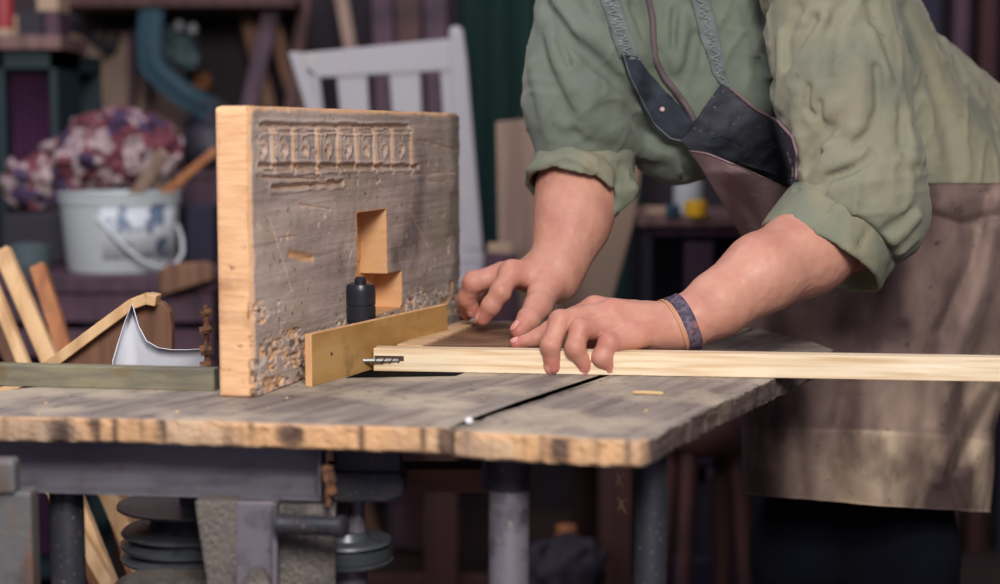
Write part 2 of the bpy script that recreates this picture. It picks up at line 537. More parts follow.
# left board: its rear edge stops short at the left and runs deeper behind the block
A_pts = [t(-60, 413), t(0, 416.2), t(120, 418.5), t(240, 422), t(350, 425.5), t(440, 428.2), t(453.5, 430), t(490.5, 414.2), t(519, 404.5),
         t(560, 392.5), t(600, 380.5), t(700, 345.5), t(752, 328), t(640, 321.5), t(480, 321.5), t(330, 324), t(300, 350), t(205, 372), t(213, 386), t(150, 385), t(60, 384), t(20, 388), t(-60, 399)]
A = board_top('tabletop_board', A_pts, TZ, TH_TOP, 3, [.0012] * 6 + [.0013] * 5 + [.0006] * 12, bench, set(range(0, 6)), set(range(6, 12)))
B_pts = [t(455.4, 430.9), t(500, 433.5), t(560, 436.5), t(610, 439), t(640, 439.5), t(652, 437.5), t(664, 431), t(690, 417.5), t(720, 403), t(745, 391.5), t(770, 380), t(800, 366), t(826, 354),
         t(834, 349), t(812, 341), t(760, 328.5), t(700.6, 345.6), t(601.2, 380.8), t(561.6, 392.9), t(521, 405.2), t(492.4, 415.0)]
B = board_top('tabletop_board', B_pts, TZ, TH_TOP + .001, 8, [.0016] * 5 + [.0022] * 8 + [.0006] * 3 + [.0013] * 5, bench, set(range(0, 5)), set(range(15, 21)))

UZ = TZ - TH_TOP                    # underside of the top
# steel channel along the front, a web with a rolled lower lip
def z_at(px, py, D): return float(P(px, py, D)[2])
b = MB()
ca_ = P(-40, 470, 1.558); cb_ = P(324, 470, 1.512); ce = np.array([cb_[0] - ca_[0], 1.512 - 1.558, 0]); xl, xr = ca_[0], cb_[0]
prof = [(0, UZ - .001), (0, UZ - .036), (-.0015, UZ - .042), (-.006, UZ - .047), (-.013, UZ - .0505), (-.026, UZ - .052), (-.026, UZ - .0545), (-.010, UZ - .0545), (.001, UZ - .051), (.004, UZ - .046), (.0045, UZ - .036), (.0045, UZ - .001)]
b.prism([(xl, 1.558 + y, z) for y, z in prof], ce)
b.box((xr - .0025, 1.485, UZ - .0545), (xr, 1.53, UZ - .001), .0005)
b.build('steel_channel', M['channel'], bench, auto=35)
# second rail behind, dark
MB().box((xl, 1.60, UZ - .055), (-.20, 1.63, UZ - .001), .001).build('crossbar', M['darksteel'], bench)
# timber beam under the top
p0 = P(326, 470, 1.60); p1 = P(494, 470, 1.60)
MB().box((p0[0], 1.58, z_at(400, 493, 1.58)), (p1[0] + .03, 1.62, z_at(400, 469, 1.58)), .001).build('wooden_beam', M['beam'], bench)
MB().box((p0[0], 1.50, UZ - .012), (float(P(640, 460, 1.5)[0]), 1.62, UZ - .0005), .001).build('top_batten', M['darksteel'], bench)

# legs
def pipe(px, r_px, ytop, D, m, zb=0.0, name='leg'):
    c = P(px, ytop, D); r = W(r_px, D)
    b = MB(); zt = float(c[2])
    x, y = float(c[0]), D
    b.lathe((x, y, 0), [(0.0, zb), (r * 1.0, zb), (r, zb + .004), (r, zt - .002), (r * .97, zt), (0, zt)], 36)
    return b.build(name, m, bench, auto=40)
pipe(509, 20.5, 457, 1.48, M['steel'])
pipe(651, 17, 446, 1.50, M['darksteel'])
pipe(66, 17.5, 480, 1.56, M['darksteel'])
# square flange and weld collar at the head of the front pipe
b = MB(); q = P(509, 470, 1.48)
b.lathe((q[0], q[1], 0), [(.0, UZ - .001), (.0215, UZ - .001), (.0215, UZ - .022), (.0195, UZ - .036), (.0188, UZ - .042), (0, UZ - .042)], 32)
b.box((float(P(482, 470, 1.5)[0]), 1.485, UZ - .045), (float(P(489, 470, 1.5)[0]), 1.50, UZ - .002), .001)
b.build('collar', M['darksteel'], bench, auto=35)
# square post at the far left in front of the channel
b = MB(); x0 = float(P(-30, 500, 1.45)[0]); x1 = float(P(31, 500, 1.43)[0])
b.box((x0, 1.43, 0), (x1, 1.455, z_at(0, 492, 1.43)), .003)
b.box((x0, 1.425, z_at(0, 494, 1.43)), (float(P(17, 500, 1.43)[0]), 1.445, z_at(0, 459, 1.43)), .004)
b.build('leg', M['postgreen'], bench)

# ---- belt drive under the top
def disc_stack(cx, cy, zc, prof, name, m, par, n=56):
    return MB().lathe((cx, cy, zc), prof, n).build(name, m, par, auto=30)
# left pulley of two grooves below a flared cone
c1 = P(192, 540, 1.66); R = W(73, 1.66)
pl = disc_stack(c1[0], c1[1], c1[2], [(0, -.020), (R * .35, -.020), (R * .55, -.0185), (R * .96, -.0175), (R * .985, -.0145), (R * .86, -.0095), (R * .86, -.0075), (R * .975, -.0035), (R * .985, -.0005), (R * .84, .0045), (R * .84, .0065), (R * .97, .0105), (R * .93, .0135), (R * .62, .0175), (R * .55, .024), (R * .80, .032), (R * 1.02, .0365), (R * 1.02, .0385), (0, .0385)], 'drive_pulley', M['pulley'], bench)
MB().lathe((c1[0], c1[1], 0), [(0, .30), (.012, .30), (.012, UZ - .06), (0, UZ - .06)], 28).build('shaft', M['steel'], pl)
# dusty motor housing below it
cm = P(178, 604, 1.58)
b = MB(); b.lathe((cm[0], cm[1], 0), [(0, .30), (.062, .30), (.064, .33), (.064, float(cm[2]) + .012), (.060, float(cm[2]) + .022), (.048, float(cm[2]) + .028), (.02, float(cm[2]) + .031), (0, float(cm[2]) + .031)], 40)
b.build('motor_housing', M['cast'], bench, auto=40)
# cast bracket, wedge shaped
D = 1.475
b = MB(); b.prism([P(194, 501, D), P(238, 501, D), P(236, 620, D), P(212, 620, D)], (0, .03, 0), .003)
b.build('cast_bracket', M['cast'], bench)
b = MB(); b.prism([P(236, 502, D), P(273, 502, D), P(273, 640, D), P(236, 640, D)], (0, .012, 0), .001)
b.prism([P(272, 503, D - .012), P(277, 503, D - .012), P(277, 640, D - .012), P(272, 640, D - .012)], (0, .04, 0), .0008)
b.build('mounting_plate', M['steel'], bench)
b = MB(); b.prism([P(279, 505, D + .01), P(335, 505, D + .01), P(335, 640, D + .01), P(279, 640, D + .01)], (0, .012, 0), .001)
b.build('mounting_plate', M['cast'], bench)
b = MB(); c = P(256, 582, D - .012)
b.lathe(c, [(0, 0), (.011, 0), (.012, .003), (.012, .012), (0, .012)], 6, axis=(0, 1, 0))
b.box(c + np.array([-.013, -.001, -.02]), c + np.array([.013, .011, -.001]), .002)
b.build('bolt', M['cast'], bench)
# horizontal tension bolt
a = P(279, 524, 1.46); c = P(345, 527, 1.44)
b = MB(); d = (c - a); L = np.linalg.norm(d)
r = W(11, 1.47)
b.lathe(a, [(0, 0), (r * 1.05, 0), (r * 1.05, .004), (r * .92, .006), (r * .92, L - .010), (r * 1.03, L - .008), (r * 1.03, L - .001), (r * .9, L), (r * .3, L + .0005), (0, L + .0005)], 32, axis=d)
b.build('tension_bolt', M['darksteel'], bench, auto=35)
# right pulley with belt
c2 = P(347, 549, 1.57); R2 = W(47, 1.57)
p2 = disc_stack(c2[0], c2[1], c2[2], [(0, -.013), (R2 * .45, -.013), (R2 * .97, -.0115), (R2, -.009), (R2 * .86, -.006), (R2 * .86, .004), (R2 * .98, .008), (R2 * .96, .0105), (R2 * .5, .0115), (R2 * .42, .018), (0, .018)], 'belt_pulley', M['pulley'], bench)
b = MB()
th_ = np.linspace(math.radians(-112), math.radians(80), 40)
Rb = R2 * .99
ring = [(c2[0] + Rb * math.cos(a_), c2[1] + Rb * math.sin(a_)) for a_ in th_]
path = [(c1[0] + .01, c1[1] - R * .84)] + ring + [(c1[0] + .01, c1[1] + R * .84)]
V = []; 
for i, (x, y) in enumerate(path):
    i0, i1 = max(i - 1, 0), min(i + 1, len(path) - 1)
    d = np.array([path[i1][0] - path[i0][0], path[i1][1] - path[i0][1]]); d /= np.linalg.norm(d); nn = np.array([d[1], -d[0]])
    for (s_, z) in ((0, -.0055), (0, .0055), (-.006, .004), (-.006, -.004)):
        V.append((x + nn[0] * s_, y + nn[1] * s_, c2[2] + z - .001))
Fc = []
for i in range(len(path) - 1):
    for k in range(4): Fc.append((i * 4 + k, i * 4 + (k + 1) % 4, (i + 1) * 4 + (k + 1) % 4, (i + 1) * 4 + k))
Fc += [(0, 1, 2, 3), tuple((len(path) - 1) * 4 + k for k in (3, 2, 1, 0))]
MB().add(V, Fc).build('drive_belt', M['belt'], p2, auto=40)
MB().lathe((c2[0] + .003, c2[1], 0), [(0, .25), (W(18, 1.54), .25), (W(18, 1.54), float(c2[2]) - .013), (0, float(c2[2]) - .013)], 32).build('shaft', M['steel'], p2, auto=40)
MB().lathe((c2[0] + .009, c2[1], 0), [(0, float(c2[2]) + .017), (W(9.5, 1.54), float(c2[2]) + .017), (W(9.5, 1.54), UZ - .03), (0, UZ - .03)], 28).build('shaft', M['steel'], p2, auto=40)
# bearing block hung from the top
D = 1.52
b = MB(); b.prism([P(329, 472, D), P(398, 472, D), P(404, 478, D), P(404, 496, D), P(388, 503, D), P(334, 503, D), P(329, 497, D)], (0, .05, 0), .003)
b.box((float(P(335, 480, D)[0]), D + .005, z_at(0, 476, D)), (float(P(400, 480, D)[0]), D + .045, UZ - .001), .001)
b.build('bearing_block', M['darksteel'], bench)
# rusty clump at the channel end
D = 1.47; q = P(329, 486, D)
f = lambda p: smin(smin(cap(p, P(327, 470, D), P(328, 492, D), .0045, .0035), ell(p, P(328, 503, D), (.0035, .004, .005)), .004), cap(p, P(331, 470, D), P(333, 490, D), .002, .004), .004) + .0016 * noise(p * 260, 4)
V, Q = surf_net(f, q - .03, q + .03, .0014)
fast_mesh('rusty_hook', V, Q, M['rust'], bench)
# thin black plate standing in for the dark gap and shade under the lath
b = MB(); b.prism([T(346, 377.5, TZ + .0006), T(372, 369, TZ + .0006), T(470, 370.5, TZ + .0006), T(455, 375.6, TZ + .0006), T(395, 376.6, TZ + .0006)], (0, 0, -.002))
b.build('gap_shade_plate', mat('gap_shade_black', (9, 8, 9), .95, spec=.05), bench)

# ================================================================ the big upright block
n3 = np.array([.962, -.2727, 0]); u3 = np.array([.2727, .962, 0])
BL = .672; BH = .2810; BT = .0375
O3 = T(254.8, 398.6)
def UV(px, py):
    r = ray(px, py); o = np.array([0, 0, CAMZ])
    s_ = ((O3 - o) @ n3) / (r @ n3)
    p = o + r * s_[..., None] if np.ndim(s_) else o + r * s_
    q = p - O3
    return np.stack([q @ u3, q[..., 2]], -1)
def seg(P2, a, b):
    a = np.asarray(a); b = np.asarray(b); d = b - a; L = max(d @ d, 1e-12)
    t_ = np.clip(((P2 - a) @ d) / L, 0, 1)
    return np.linalg.norm(P2 - a - t_[..., None] * d, axis=-1)
hA = UV(np.array([357, 386.5]), np.array([215., 215.])); mu0, mu1 = hA[0, 0], hA[1, 0]
mz1 = UV(386.5, 209.0)[1]; mz0 = UV(386.5, 283.0)[1]
hB = UV(np.array([370, 401.5]), np.array([290., 290.])); nu0, nu1 = hB[0, 0], hB[1, 0]
nz0 = UV(401.5, 307.0)[1]; nz1 = UV(401.5, 270.0)[1]
us = np.linspace(0, BL, 470); zs = np.linspace(0, BH, 300)
us = np.unique(np.concatenate([us, [mu0 - .0006, mu0, mu1, mu1 + .0008, nu0, nu1, nu1 + .0008, mu0 + .006]]))
zs = np.unique(np.concatenate([zs, [mz0, mz1, mz1 + .0008, nz0, nz0 - .0008, nz1, nz1 + .0008]]))
U, Z = np.meshgrid(us, zs, indexing='ij')
P2 = np.stack([U, Z], -1)
q3 = np.stack([U, Z, 0 * U], -1)
dep = .0006 * fbm(q3 * np.array([6, 120, 1]), 4, 11) + .0010 * fbm(q3 * 25, 4, 12)
raw = np.zeros_like(U); drk = np.zeros_like(U)
def groove(a, b, w, d, lip=0.0, rw=.5, dk=0.0):
    global dep, raw, drk
    wob = .0012 * noise(q3 * 55, int(w * 1e5) + int(a[0]))
    s_ = seg(P2, UV(*a), UV(*b)) + wob
    g = np.exp(-(s_ / w) ** 2)
    dep = dep + d * g
    if lip: dep = dep - lip * np.exp(-((s_ - 1.9 * w) / (.8 * w)) ** 2)
    raw = np.maximum(raw, rw * g); drk = np.maximum(drk, dk * g)
# the carved row of little fields
groove((260, 126), (408, 127.5), .0026, .0022, .0012, .3, .15)
groove((262, 131.5), (412, 131.5), .0018, .0020, .0008, .3, .2)
groove((259, 166), (418, 167), .0024, .0028, .001, .35, .3)
groove((262, 171), (345, 170), .0018, .0016, .0006, .3)
groove((272, 188), (343, 183), .0026, .0028, .001, .45, .2)
groove((262, 177), (325, 180), .0018, .0018, 0, .3)
for i, x in enumerate((272.5, 293, 317, 338, 356, 374.5, 392, 411)):
    groove((x, 131), (x + .8, 167 + (6 if i == 2 else 0)), .0030, -.0016, -.0016, .85, 0)
for i, x in enumerate((263, 283, 305, 328, 348, 366, 384, 402)):
    k = [0, 1, 2, 1, 0, 2, 1, 0][i]
    groove((x - 1.5, 142), (x + 1, 149), .0032, .0022, .0008, .5)
    groove((x + 1, 149), (x - 1.5 + k * 1.3, 155), .0030, .0020, .0006, .5, .2)
    if k: groove((x - 2, 151), (x + 2.2, 152), .0026, .002, .0006, .4)
for a, b_, w_ in (((290, 254), (313, 258.5), .0038), ((380, 186), (386, 190), .002), ((430, 182), (444, 182), .0015), ((366, 150), (372, 168), .0012), ((300, 205), (330, 209), .0011),
                  ((268, 215), (292, 290), .0010), ((410, 210), (435, 260), .0012), ((340, 300), (352, 250), .0010), ((262, 240), (300, 236), .0009), ((405, 175), (455, 172), .0010), ((420, 140), (456, 150), .0011)):
    groove(a, b_, w_, .0022 if w_ > .003 else .0009, 0, 1.0 if w_ > .003 else .35)
# shallow panel seam high on the left
# chipped lower band, deep at the near end
edge = .060 + .045 * np.clip(1 - U / .16, 0, 1) + .018 * noise(q3 * np.array([14, 14, 1]), 21) + .02 * np.exp(-((U - .60) / .07) ** 2)
low = np.clip((edge - Z) / .05, 0, 1)
ch = fbm(q3 * np.array([110, 150, 1]), 3, 31); ch2 = fbm(q3 * np.array([30, 110, 1]), 3, 37)
chip = np.clip((.8 * ch + .7 * ch2 - .22 + .36 * low) * 5, 0, 1) * np.clip(low * 3, 0, 1)
few = np.clip((fbm(q3 * np.array([60, 60, 1]), 3, 41) - .60) * 9, 0, 1)
chip = np.maximum(chip, few * .5)
dep = dep + .0027 * chip * (.6 + .8 * np.abs(noise(q3 * 160, 5)))
raw = np.maximum(raw, chip * np.clip(.55 + noise(q3 * 90, 8), 0, .95)); drk = np.maximum(drk, chip * np.clip(noise(q3 * 120, 9) * 2.0 - .35, 0, .8))
# worn outer edges
for dd, a in ((U, .0045), (BL - U, .005), (BH - Z, .0055), (Z, .002)):
    w_ = np.clip(1 - dd / (a * (1 + .5 * noise(q3 * 60, 51))), 0, 1)
    dep = dep + .004 * w_ ** 2; raw = np.maximum(raw, .85 * np.clip(w_ * 1.6, 0, 1))
top_band = np.clip(1 - (BH - Z) / (.006 + .004 * noise(q3 * 40, 55)), 0, 1); raw = np.maximum(raw, top_band * .55)
# the mortise, open through most of the thickness
inA = (U > mu0 - 1e-5) & (U < mu1 + 1e-5) & (Z > mz0 - 1e-5) & (Z < mz1 + 1e-5)
inB = (U > nu0 - 1e-5) & (U < nu1 + 1e-5) & (Z > nz0 - 1e-5) & (Z < nz1 + 1e-5)
dep = np.where(inA | inB, .033 + .001 * noise(q3 * 100, 61), dep)
rim = (((U > mu0 - .004) & (U < mu1 + .004) & (Z > mz0) & (Z < mz1 + .002)) | ((U > nu0) & (U < nu1 + .004) & (Z > nz0 - .002) & (Z < nz1)))
drk = np.maximum(drk, .55 * np.clip((U - BL + .055 + .02 * noise(q3 * 30, 71)) / .03, 0, 1)); raw = np.where(inA | inB, 1.0, np.where(rim, np.maximum(raw, .9), raw)); drk = np.where(inA | inB | rim, 0, drk)
# worn round corners
rc = .009
for su, sz in ((0, 1), (1, 1), (0, 0)):
    cu = rc if su == 0 else BL - rc; cz = BH - rc if sz else rc * .5; r1 = rc if sz else rc * .5
    cu = cu if sz else r1
    m_ = ((U < cu) if su == 0 else (U > cu)) & ((Z > cz) if sz else (Z < cz))
    du, dz_ = U - cu, Z - cz; mx_ = np.maximum(np.abs(du), np.abs(dz_)); ln_ = np.hypot(du, dz_) + 1e-9
    U = np.where(m_, cu + du * mx_ / ln_, U); Z = np.where(m_, cz + dz_ * mx_ / ln_, Z)
G = O3 + U[..., None] * u3 + np.stack([0 * Z, 0 * Z, Z], -1) - dep[..., None] * n3
nu, nz = U.shape
idx = np.arange(nu * nz).reshape(nu, nz)
Fq = np.stack([idx[:-1, :-1], idx[1:, :-1], idx[1:, 1:], idx[:-1, 1:]], -1).reshape(-1, 4)
# back and sides
V = [G.reshape(-1, 3)]; base = nu * nz
ringi = list(idx[:, 0]) + list(idx[-1, 1:]) + list(idx[-2::-1, -1]) + list(idx[0, -2:0:-1])
rp = G.reshape(-1, 3)[ringi]; rn = len(ringi)
ctr = O3 + u3 * BL / 2 + np.array([0, 0, BH / 2])
Fs = []; prev = ringi
lays = [(.004, 0.0), (BT - .004, 0.0), (BT - .0008, .0012), (BT, .003)]
for d_, ins in lays:
    q = rp.copy(); q = q - n3 * ((q - O3) @ n3)[:, None]
    q = q - n3 * d_
    uu = (q - O3) @ u3; zz = q[:, 2] - TZ
    q = q + u3 * (np.clip(uu, ins, BL - ins) - uu)[:, None]; q[:, 2] = TZ + np.clip(zz, ins * .3, BH - ins)
    V.append(q); cur_ = list(range(base, base + rn)); base += rn
    for i in range(rn):
        j = (i + 1) % rn
        Fs.append((prev[i], cur_[i], cur_[j], prev[j]))
    prev = cur_
allv = np.concatenate(V)
Fb = [tuple(prev)]
r_all = np.concatenate([raw.ravel(), np.ones(rn * len(lays))]); d_all = np.concatenate([drk.ravel(), np.zeros(rn * len(lays))])
mi = [0] * len(Fq) + [1] * len(Fs) + [0] * len(Fb)
blk = mesh('wooden_block', allv, [tuple(x) for x in Fq] + Fs + Fb, None, None, False, midx=mi, attrs={'raw': r_all, 'dark': d_all}, mats=[M['block'], M['endgrain']])
tag(blk, 'thick worn wooden block standing on edge, with carved marks and a square hole', 'wooden block')

# flat steel plate behind the block
b = MB(); o = O3 - n3 * (BT + .0085) + u3 * .02 + np.array([0, 0, .002])
b.frame_box(o, n3 * .007, u3 * .10, (0, 0, .205), .0008)
pl_ = b.build('steel_plate', mat('purple_grey_plate', (100, 92, 112), .45, .5, layers=[('noise', (30, 30, 30), 4, .5, .65, (64, 56, 70), .7)]))
tag(pl_, 'narrow purple-grey steel plate standing behind the left end of the carved block', 'metal plate')
q = P(206, 330, 1.68)
b = MB()
for dz, r_ in ((.000, .0045), (-.020, .006), (.018, .0035), (-.036, .005)):
    b.lathe(q + np.array([0, 0, dz]), [(0, -.006), (r_, -.006), (r_, .006), (0, .006)], 6, axis=(1, .1, .2))
b.tube([q + np.array([0, .003, -.045]), q + np.array([0, .003, .025])], .0028, 10)
b.build('clamp_screw', M['rust'], pl_, auto=35)

# long bar to the left of the block
rail = MB(); a = T(-60, 384.8); c = T(214.5, 391.3)
d = (c - a); d = d / np.linalg.norm(d); nn = np.array([-d[1], d[0], 0])
rail.frame_box(a, d * np.linalg.norm(c - a), nn * .018, (0, 0, .0222), .0012)
o = rail.build('guide_rail', mat('grey_green_rail', (132, 126, 104), .6, .1, layers=[('noise', (10, 60, 60), 5, .42, .62, (94, 92, 84), .8), ('noise', (40, 40, 40), 4, .56, .70, (112, 98, 66), .7)], bump=[('noise', (20, 120, 120), .3, .002)]))
tag(o, 'long flat grey-green rail lying on the left rear edge of the bench', 'rail')

# ================================================================ fence strip, chuck, cutter, stock
F0 = T(312, 386.6); F1 = np.array([P(448, 400, 1.962)[0], 1.962, TZ])
fd = F1 - F0; FL = np.linalg.norm(fd); fd = fd / FL; fn = np.array([fd[1], -fd[0], 0])
b = MB(); b.frame_box(F0 - fn * .0078, fn * .0078, fd * FL, (0, 0, .0532), .0005)
strip = b.build('fence_strip', None, mats=[M['gold'], M['plyedge']])
for p_ in strip.data.polygons:
    if (Vector(fn).dot(p_.normal)) < .5: p_.material_index = 1
tag(strip, 'thin golden-brown plywood strip standing on edge in front of the carved block', 'wood strip')
def on_strip(px, py):
    r = ray(px, py); o = np.array([0, 0, CAMZ]); s_ = ((F0 - o) @ fn) / (r @ fn); return o + r * s_
q = on_strip(331.5, 354)
MB().lathe(q, [(0, -.004), (.0018, -.004), (.0018, .0004), (.0012, .0008), (0, .0008)], 12, axis=fn).build('nail', M['chuck'], strip)

c = np.array([float(P(360.5, 300, 1.835)[0]), 1.835, TZ]); k = W(15.2, 1.835)
ck = empty('drill_chuck', c, 'short black drill chuck standing between the carved block and the plywood strip', 'drill chuck')
zt = z_at(360, 283, 1.835) - TZ
MB().lathe(c, [(0, 0), (k * .96, 0), (k * 1.0, .004), (k * 1.0, zt * .50), (k * .92, zt * .51), (k * .92, zt * .535), (k * 1.0, zt * .545), (k * 1.0, zt * .70), (k * .95, zt * .71), (k * .95, zt * .73), (k * 1.0, zt * .74), (k * 1.0, zt * .90), (k * .97, zt * .95), (k * .90, zt * .985), (k * .62, zt), (0, zt)], 44).build('body', M['chuck'], ck, auto=25)
MB().lathe(c, [(0, zt - .002), (k * .40, zt - .002), (k * .40, zt + .004), (k * .28, zt + .0068), (0, zt + .0072)], 28).build('jaw', M['chuck'], ck, auto=30)
pb = P(343, 306, 1.80)
MB().tube([c + np.array([k * .8, 0.002, zt * .48]), c + np.array([k * 1.35, .012, zt * .47])], .0042, 14).build('key_stub', M['chuck'], ck, auto=40)

pa = on_strip(364.5, 360.6); pbit = P(399.5, 360.4, 1.7735)
d = pbit - pa; L = np.linalg.norm(d); u_ = d / L
cut = empty('cutter_bit', pa, 'thin grey steel cutter bit poking from the plywood strip into the pale lath', 'drill bit')
b = MB(); b.lathe(pa - u_ * .012, [(0, 0), (.0027, 0), (.0027, L * .35), (.0024, L * .4), (.0024, L + .010), (.0016, L + .012), (0, L + .012)], 18, axis=u_)
b.build('shank', M['bit'], cut, auto=30)
fl = []
x_ = np.cross(u_, (0, 0, 1)); x_ /= np.linalg.norm(x_); y_ = np.cross(x_, u_)
for i in range(60):
    s_ = .3 * L + (.70 * L) * i / 59; a_ = i * .32
    fl.append(pa + u_ * s_ + (x_ * math.cos(a_) + y_ * math.sin(a_)) * .0026)
MB().tube(fl, .0007, 6).build('flute', M['chuck'], cut)

# the pale lath
L0 = T(373.6, 371.3); L1 = T(1060, 383.2)
d = L1 - L0; LL = np.linalg.norm(d); d = d / LL; nn = np.array([-d[1], d[0], 0])
b = MB(); b.frame_box(L0 + np.array([0, 0, .0004]), d * LL, nn * .0225, (0, 0, .0246), .0005)
lath = b.build('pine_lath', M['lath'])
tag(lath, 'long pale pine lath running past the right edge of the bench under the near hand', 'wood lath')
ks = L0 + d * .001 + np.array([0, 0, .0145]) 
b = MB(); b.frame_box(ks - nn * .0002 + np.array([0, 0, -.0030]), d * .032, nn * .003, (0, 0, .0056), .0)
b.build('notch_shade_box', mat('notch_shade_brown', (74, 56, 46), .9), lath)  # dark box on the lath face stands in for the shaded notch
DL0, DLd, DLn = L0, d, nn

# flat stock behind the lath
zt = TZ + .0195
b = MB(); b.prism([T(423, 347.0, zt), T(566, 348.3, zt), T(572, 323.5, zt), T(484, 321.6, zt)], (0, 0, -.0193), .0006)
o = b.build('brown_board', M['walnut']); tag(o, 'flat brown board lying behind the pale lath, pressed down by the far hand', 'board')
zt = TZ + .0225
b = MB(); b.prism([T(397, 344.0, zt), T(422, 345.4, zt), T(481.5, 320.6, zt), T(462, 320.2, zt)], (0, 0, -.0223), .0008)
o = b.build('light_wood_strip', M['ash']); tag(o, 'short light wood strip along the left edge of the brown board', 'wood strip')

# small things on the bench
def chipob(px, py, w, h, ang, lab, name='wood_chip', group=None, z=None, D=None, seed=0):
    q = T(px, py) if D is None else P(px, py, D)
    rs = random.Random(seed)
    g = np.zeros((7, 4, 3)); ca, sa = math.cos(ang), math.sin(ang)
    for i in range(7):
        for j in range(4):
            a_ = (i / 6 - .5) * w; c_ = (j / 3 - .5) * h * (1 - .5 * abs(i / 6 - .5))
            g[i, j] = q + np.array([a_ * ca - c_ * sa, a_ * sa + c_ * ca, .0008 + .0005 * math.sin(i * .6 + seed) + .0001 * j])
    o = MB().sheet(g, .0007).build(name, M['chip'], smooth=True)
    return tag(o, lab, 'wood chip', group)
chipob(648, 394, .030, .012, .05, 'pale sliver of wood lying on the bench below the curled fingers', seed=1)
rs = random.Random(4)
for i in range(9):
    x = rs.choice([rs.uniform(240, 440), rs.uniform(470, 700), rs.uniform(30, 210)]); y = rs.uniform(398, 416) if x < 470 else rs.uniform(388, 428)
    chipob(x, y, rs.uniform(.002, .005), rs.uniform(.0015, .003), rs.uniform(0, 3), 'tiny pale crumb of wood lying on the bench top', 'wood_crumb', 'wood crumbs scattered on the bench top', seed=i)
q = T(469, 424.0)
o = MB().lathe(q, [(0, 0), (.0026, .0002), (.0036, .002), (.0034, .0042), (.002, .0056), (0, .006)], 20).build('white_bead', M['whitebead'], smooth=True)
tag(o, 'small white bead at the front end of the crack in the bench top', 'bead')
for i, (px, py) in enumerate(((619, 479), (621, 504))):
    D = 1.52; q = P(px, py, D); b = MB()
    w_ = .0058
    b.tube([q + np.array([-w_ * .6, 0, w_ * 1.2]), q + np.array([0, .001, w_ * .3]), q + np.array([w_ * .3, 0, -w_ * .6]), q + np.array([w_ * .8, .001, -w_ * 1.5])], [.0005, .0010, .0009, .0005], 8)
    b.tube([q + np.array([w_ * .9, 0, w_ * .8]), q + np.array([0, .001, w_ * .2]), q + np.array([-w_ * .4, 0, -w_ * 1.1])], [.0004, .0009, .0006], 8)
    o = b.build('wood_shaving', M['chip'], smooth=True)
    tag(o, ('upper' if i == 0 else 'lower') + ' of two tiny pale shavings falling under the right front corner of the bench', 'wood shaving')
# ================================================================ the person
M['skin'] = mat('skin', (190, 140, 121), .5, spec=.35, sss=.12, layers=[
    ('attr', 'pink', 0, 0, 1, (178, 96, 90), .85),
    ('noise', (28, 28, 28), 5, .45, .68, (166, 104, 94), .5),
    ('noise', (120, 120, 120), 3, .56, .72, (204, 156, 138), .2)],
    bump=[('noise', (420, 420, 420), .12, .001), ('noise', (90, 90, 90), .12, .002)])
M['nail'] = mat('fingernail', (208, 148, 136), .35)
SH_B = [('noise', (70, 70, 16), .35, .004, (.5, .3, .4)), ('noise', (260, 260, 260), .10, .001), ('noise', (26, 26, 26), .25, .006)]
M['shirt'] = mat('olive_green_jacket_cloth', (98, 107, 95), .78, sheen=.1, layers=[
    ('attr', 'khaki', 0, 0, 1, (137, 132, 110), .9),
    ('noise', (11, 11, 11), 5, .46, .66, (86, 95, 88), .6),
    ('noise', (7, 7, 7), 4, .55, .68, (134, 126, 106), .45),
    ('noise', (70, 70, 70), 3, .68, .74, (86, 84, 74), .5)], bump=SH_B)
M['cuff'] = mat('green_cuff_cloth', (112, 117, 101), .78, layers=[
    ('noise', (18, 18, 18), 5, .48, .66, (138, 128, 104), .6)], bump=SH_B)
M['bib'] = mat('dark_blue_grey_cloth', (48, 50, 60), .85, layers=[
    ('noise', (30, 30, 30), 5, .5, .68, (66, 66, 74), .6), ('noise', (150, 150, 150), 3, .68, .74, (150, 146, 146), .6)], bump=SH_B)
M['apron'] = mat('stained_canvas_apron', (140, 118, 110), .85, layers=[
    ('attr', 'hem', 0, 0, 1, (198, 176, 150), .95),
    ('noise', (7, 7, 4), 5, .44, .60, (78, 60, 60), .95),
    ('noise', (18, 18, 13), 5, .54, .70, (70, 54, 56), .6),
    ('noise', (60, 60, 60), 4, .66, .74, (52, 42, 46), .7),
    ('attr', 'mauve', 0, 0, 1, (158, 132, 136), .8)], bump=[('noise', (300, 300, 300), .12, .001), ('noise', (30, 30, 30), .3, .006)])
M['strap'] = mat('grey_webbing_strap', (98, 106, 106), .8, layers=[('noise', (60, 60, 60), 3, .5, .65, (74, 80, 88), .7)])
M['stitch'] = mat('pale_stitching', (134, 138, 138), .8)
M['zip'] = mat('brown_zip_tape', (92, 76, 76), .7)
M['trouser'] = mat('black_trouser_cloth', (9, 12, 22), .95, spec=.15, layers=[('noise', (8, 8, 8), 4, .5, .7, (16, 20, 30), .6)], bump=SH_B)
M['shoe'] = mat('brown_boot', (60, 46, 40), .6)
M['hair'] = mat('dark_brown_hair', (44, 32, 28), .6)
M['band'] = mat('patterned_wristband', (68, 58, 78), .7, layers=[
    ('cells', (260, 260, 260), 0, .5, .52, (106, 94, 108), .7),
    ('noise', (120, 120, 120), 3, .52, .6, (58, 50, 66), .8), ('noise', (60, 60, 60), 3, .6, .66, (150, 96, 84), .6)], bump=[('noise', (300, 300, 300), .4, .001)])

person = empty('person', (float(P(860, 300, 2.25)[0]), 2.25, 0),
    'person in an olive green jacket and stained apron bending over the bench', 'person')

def J(px, py, D, r):            # joint: centre and radius, the radius given in pixels at that distance
    return (P(px, py, D), W(r, D))
def chain(p, js):
    d = None
    for (a, ra), (b, rb) in zip(js[:-1], js[1:]):
        e = cap(p, a, b, ra, rb); d = e if d is None else smin(d, e, .003)
    return d

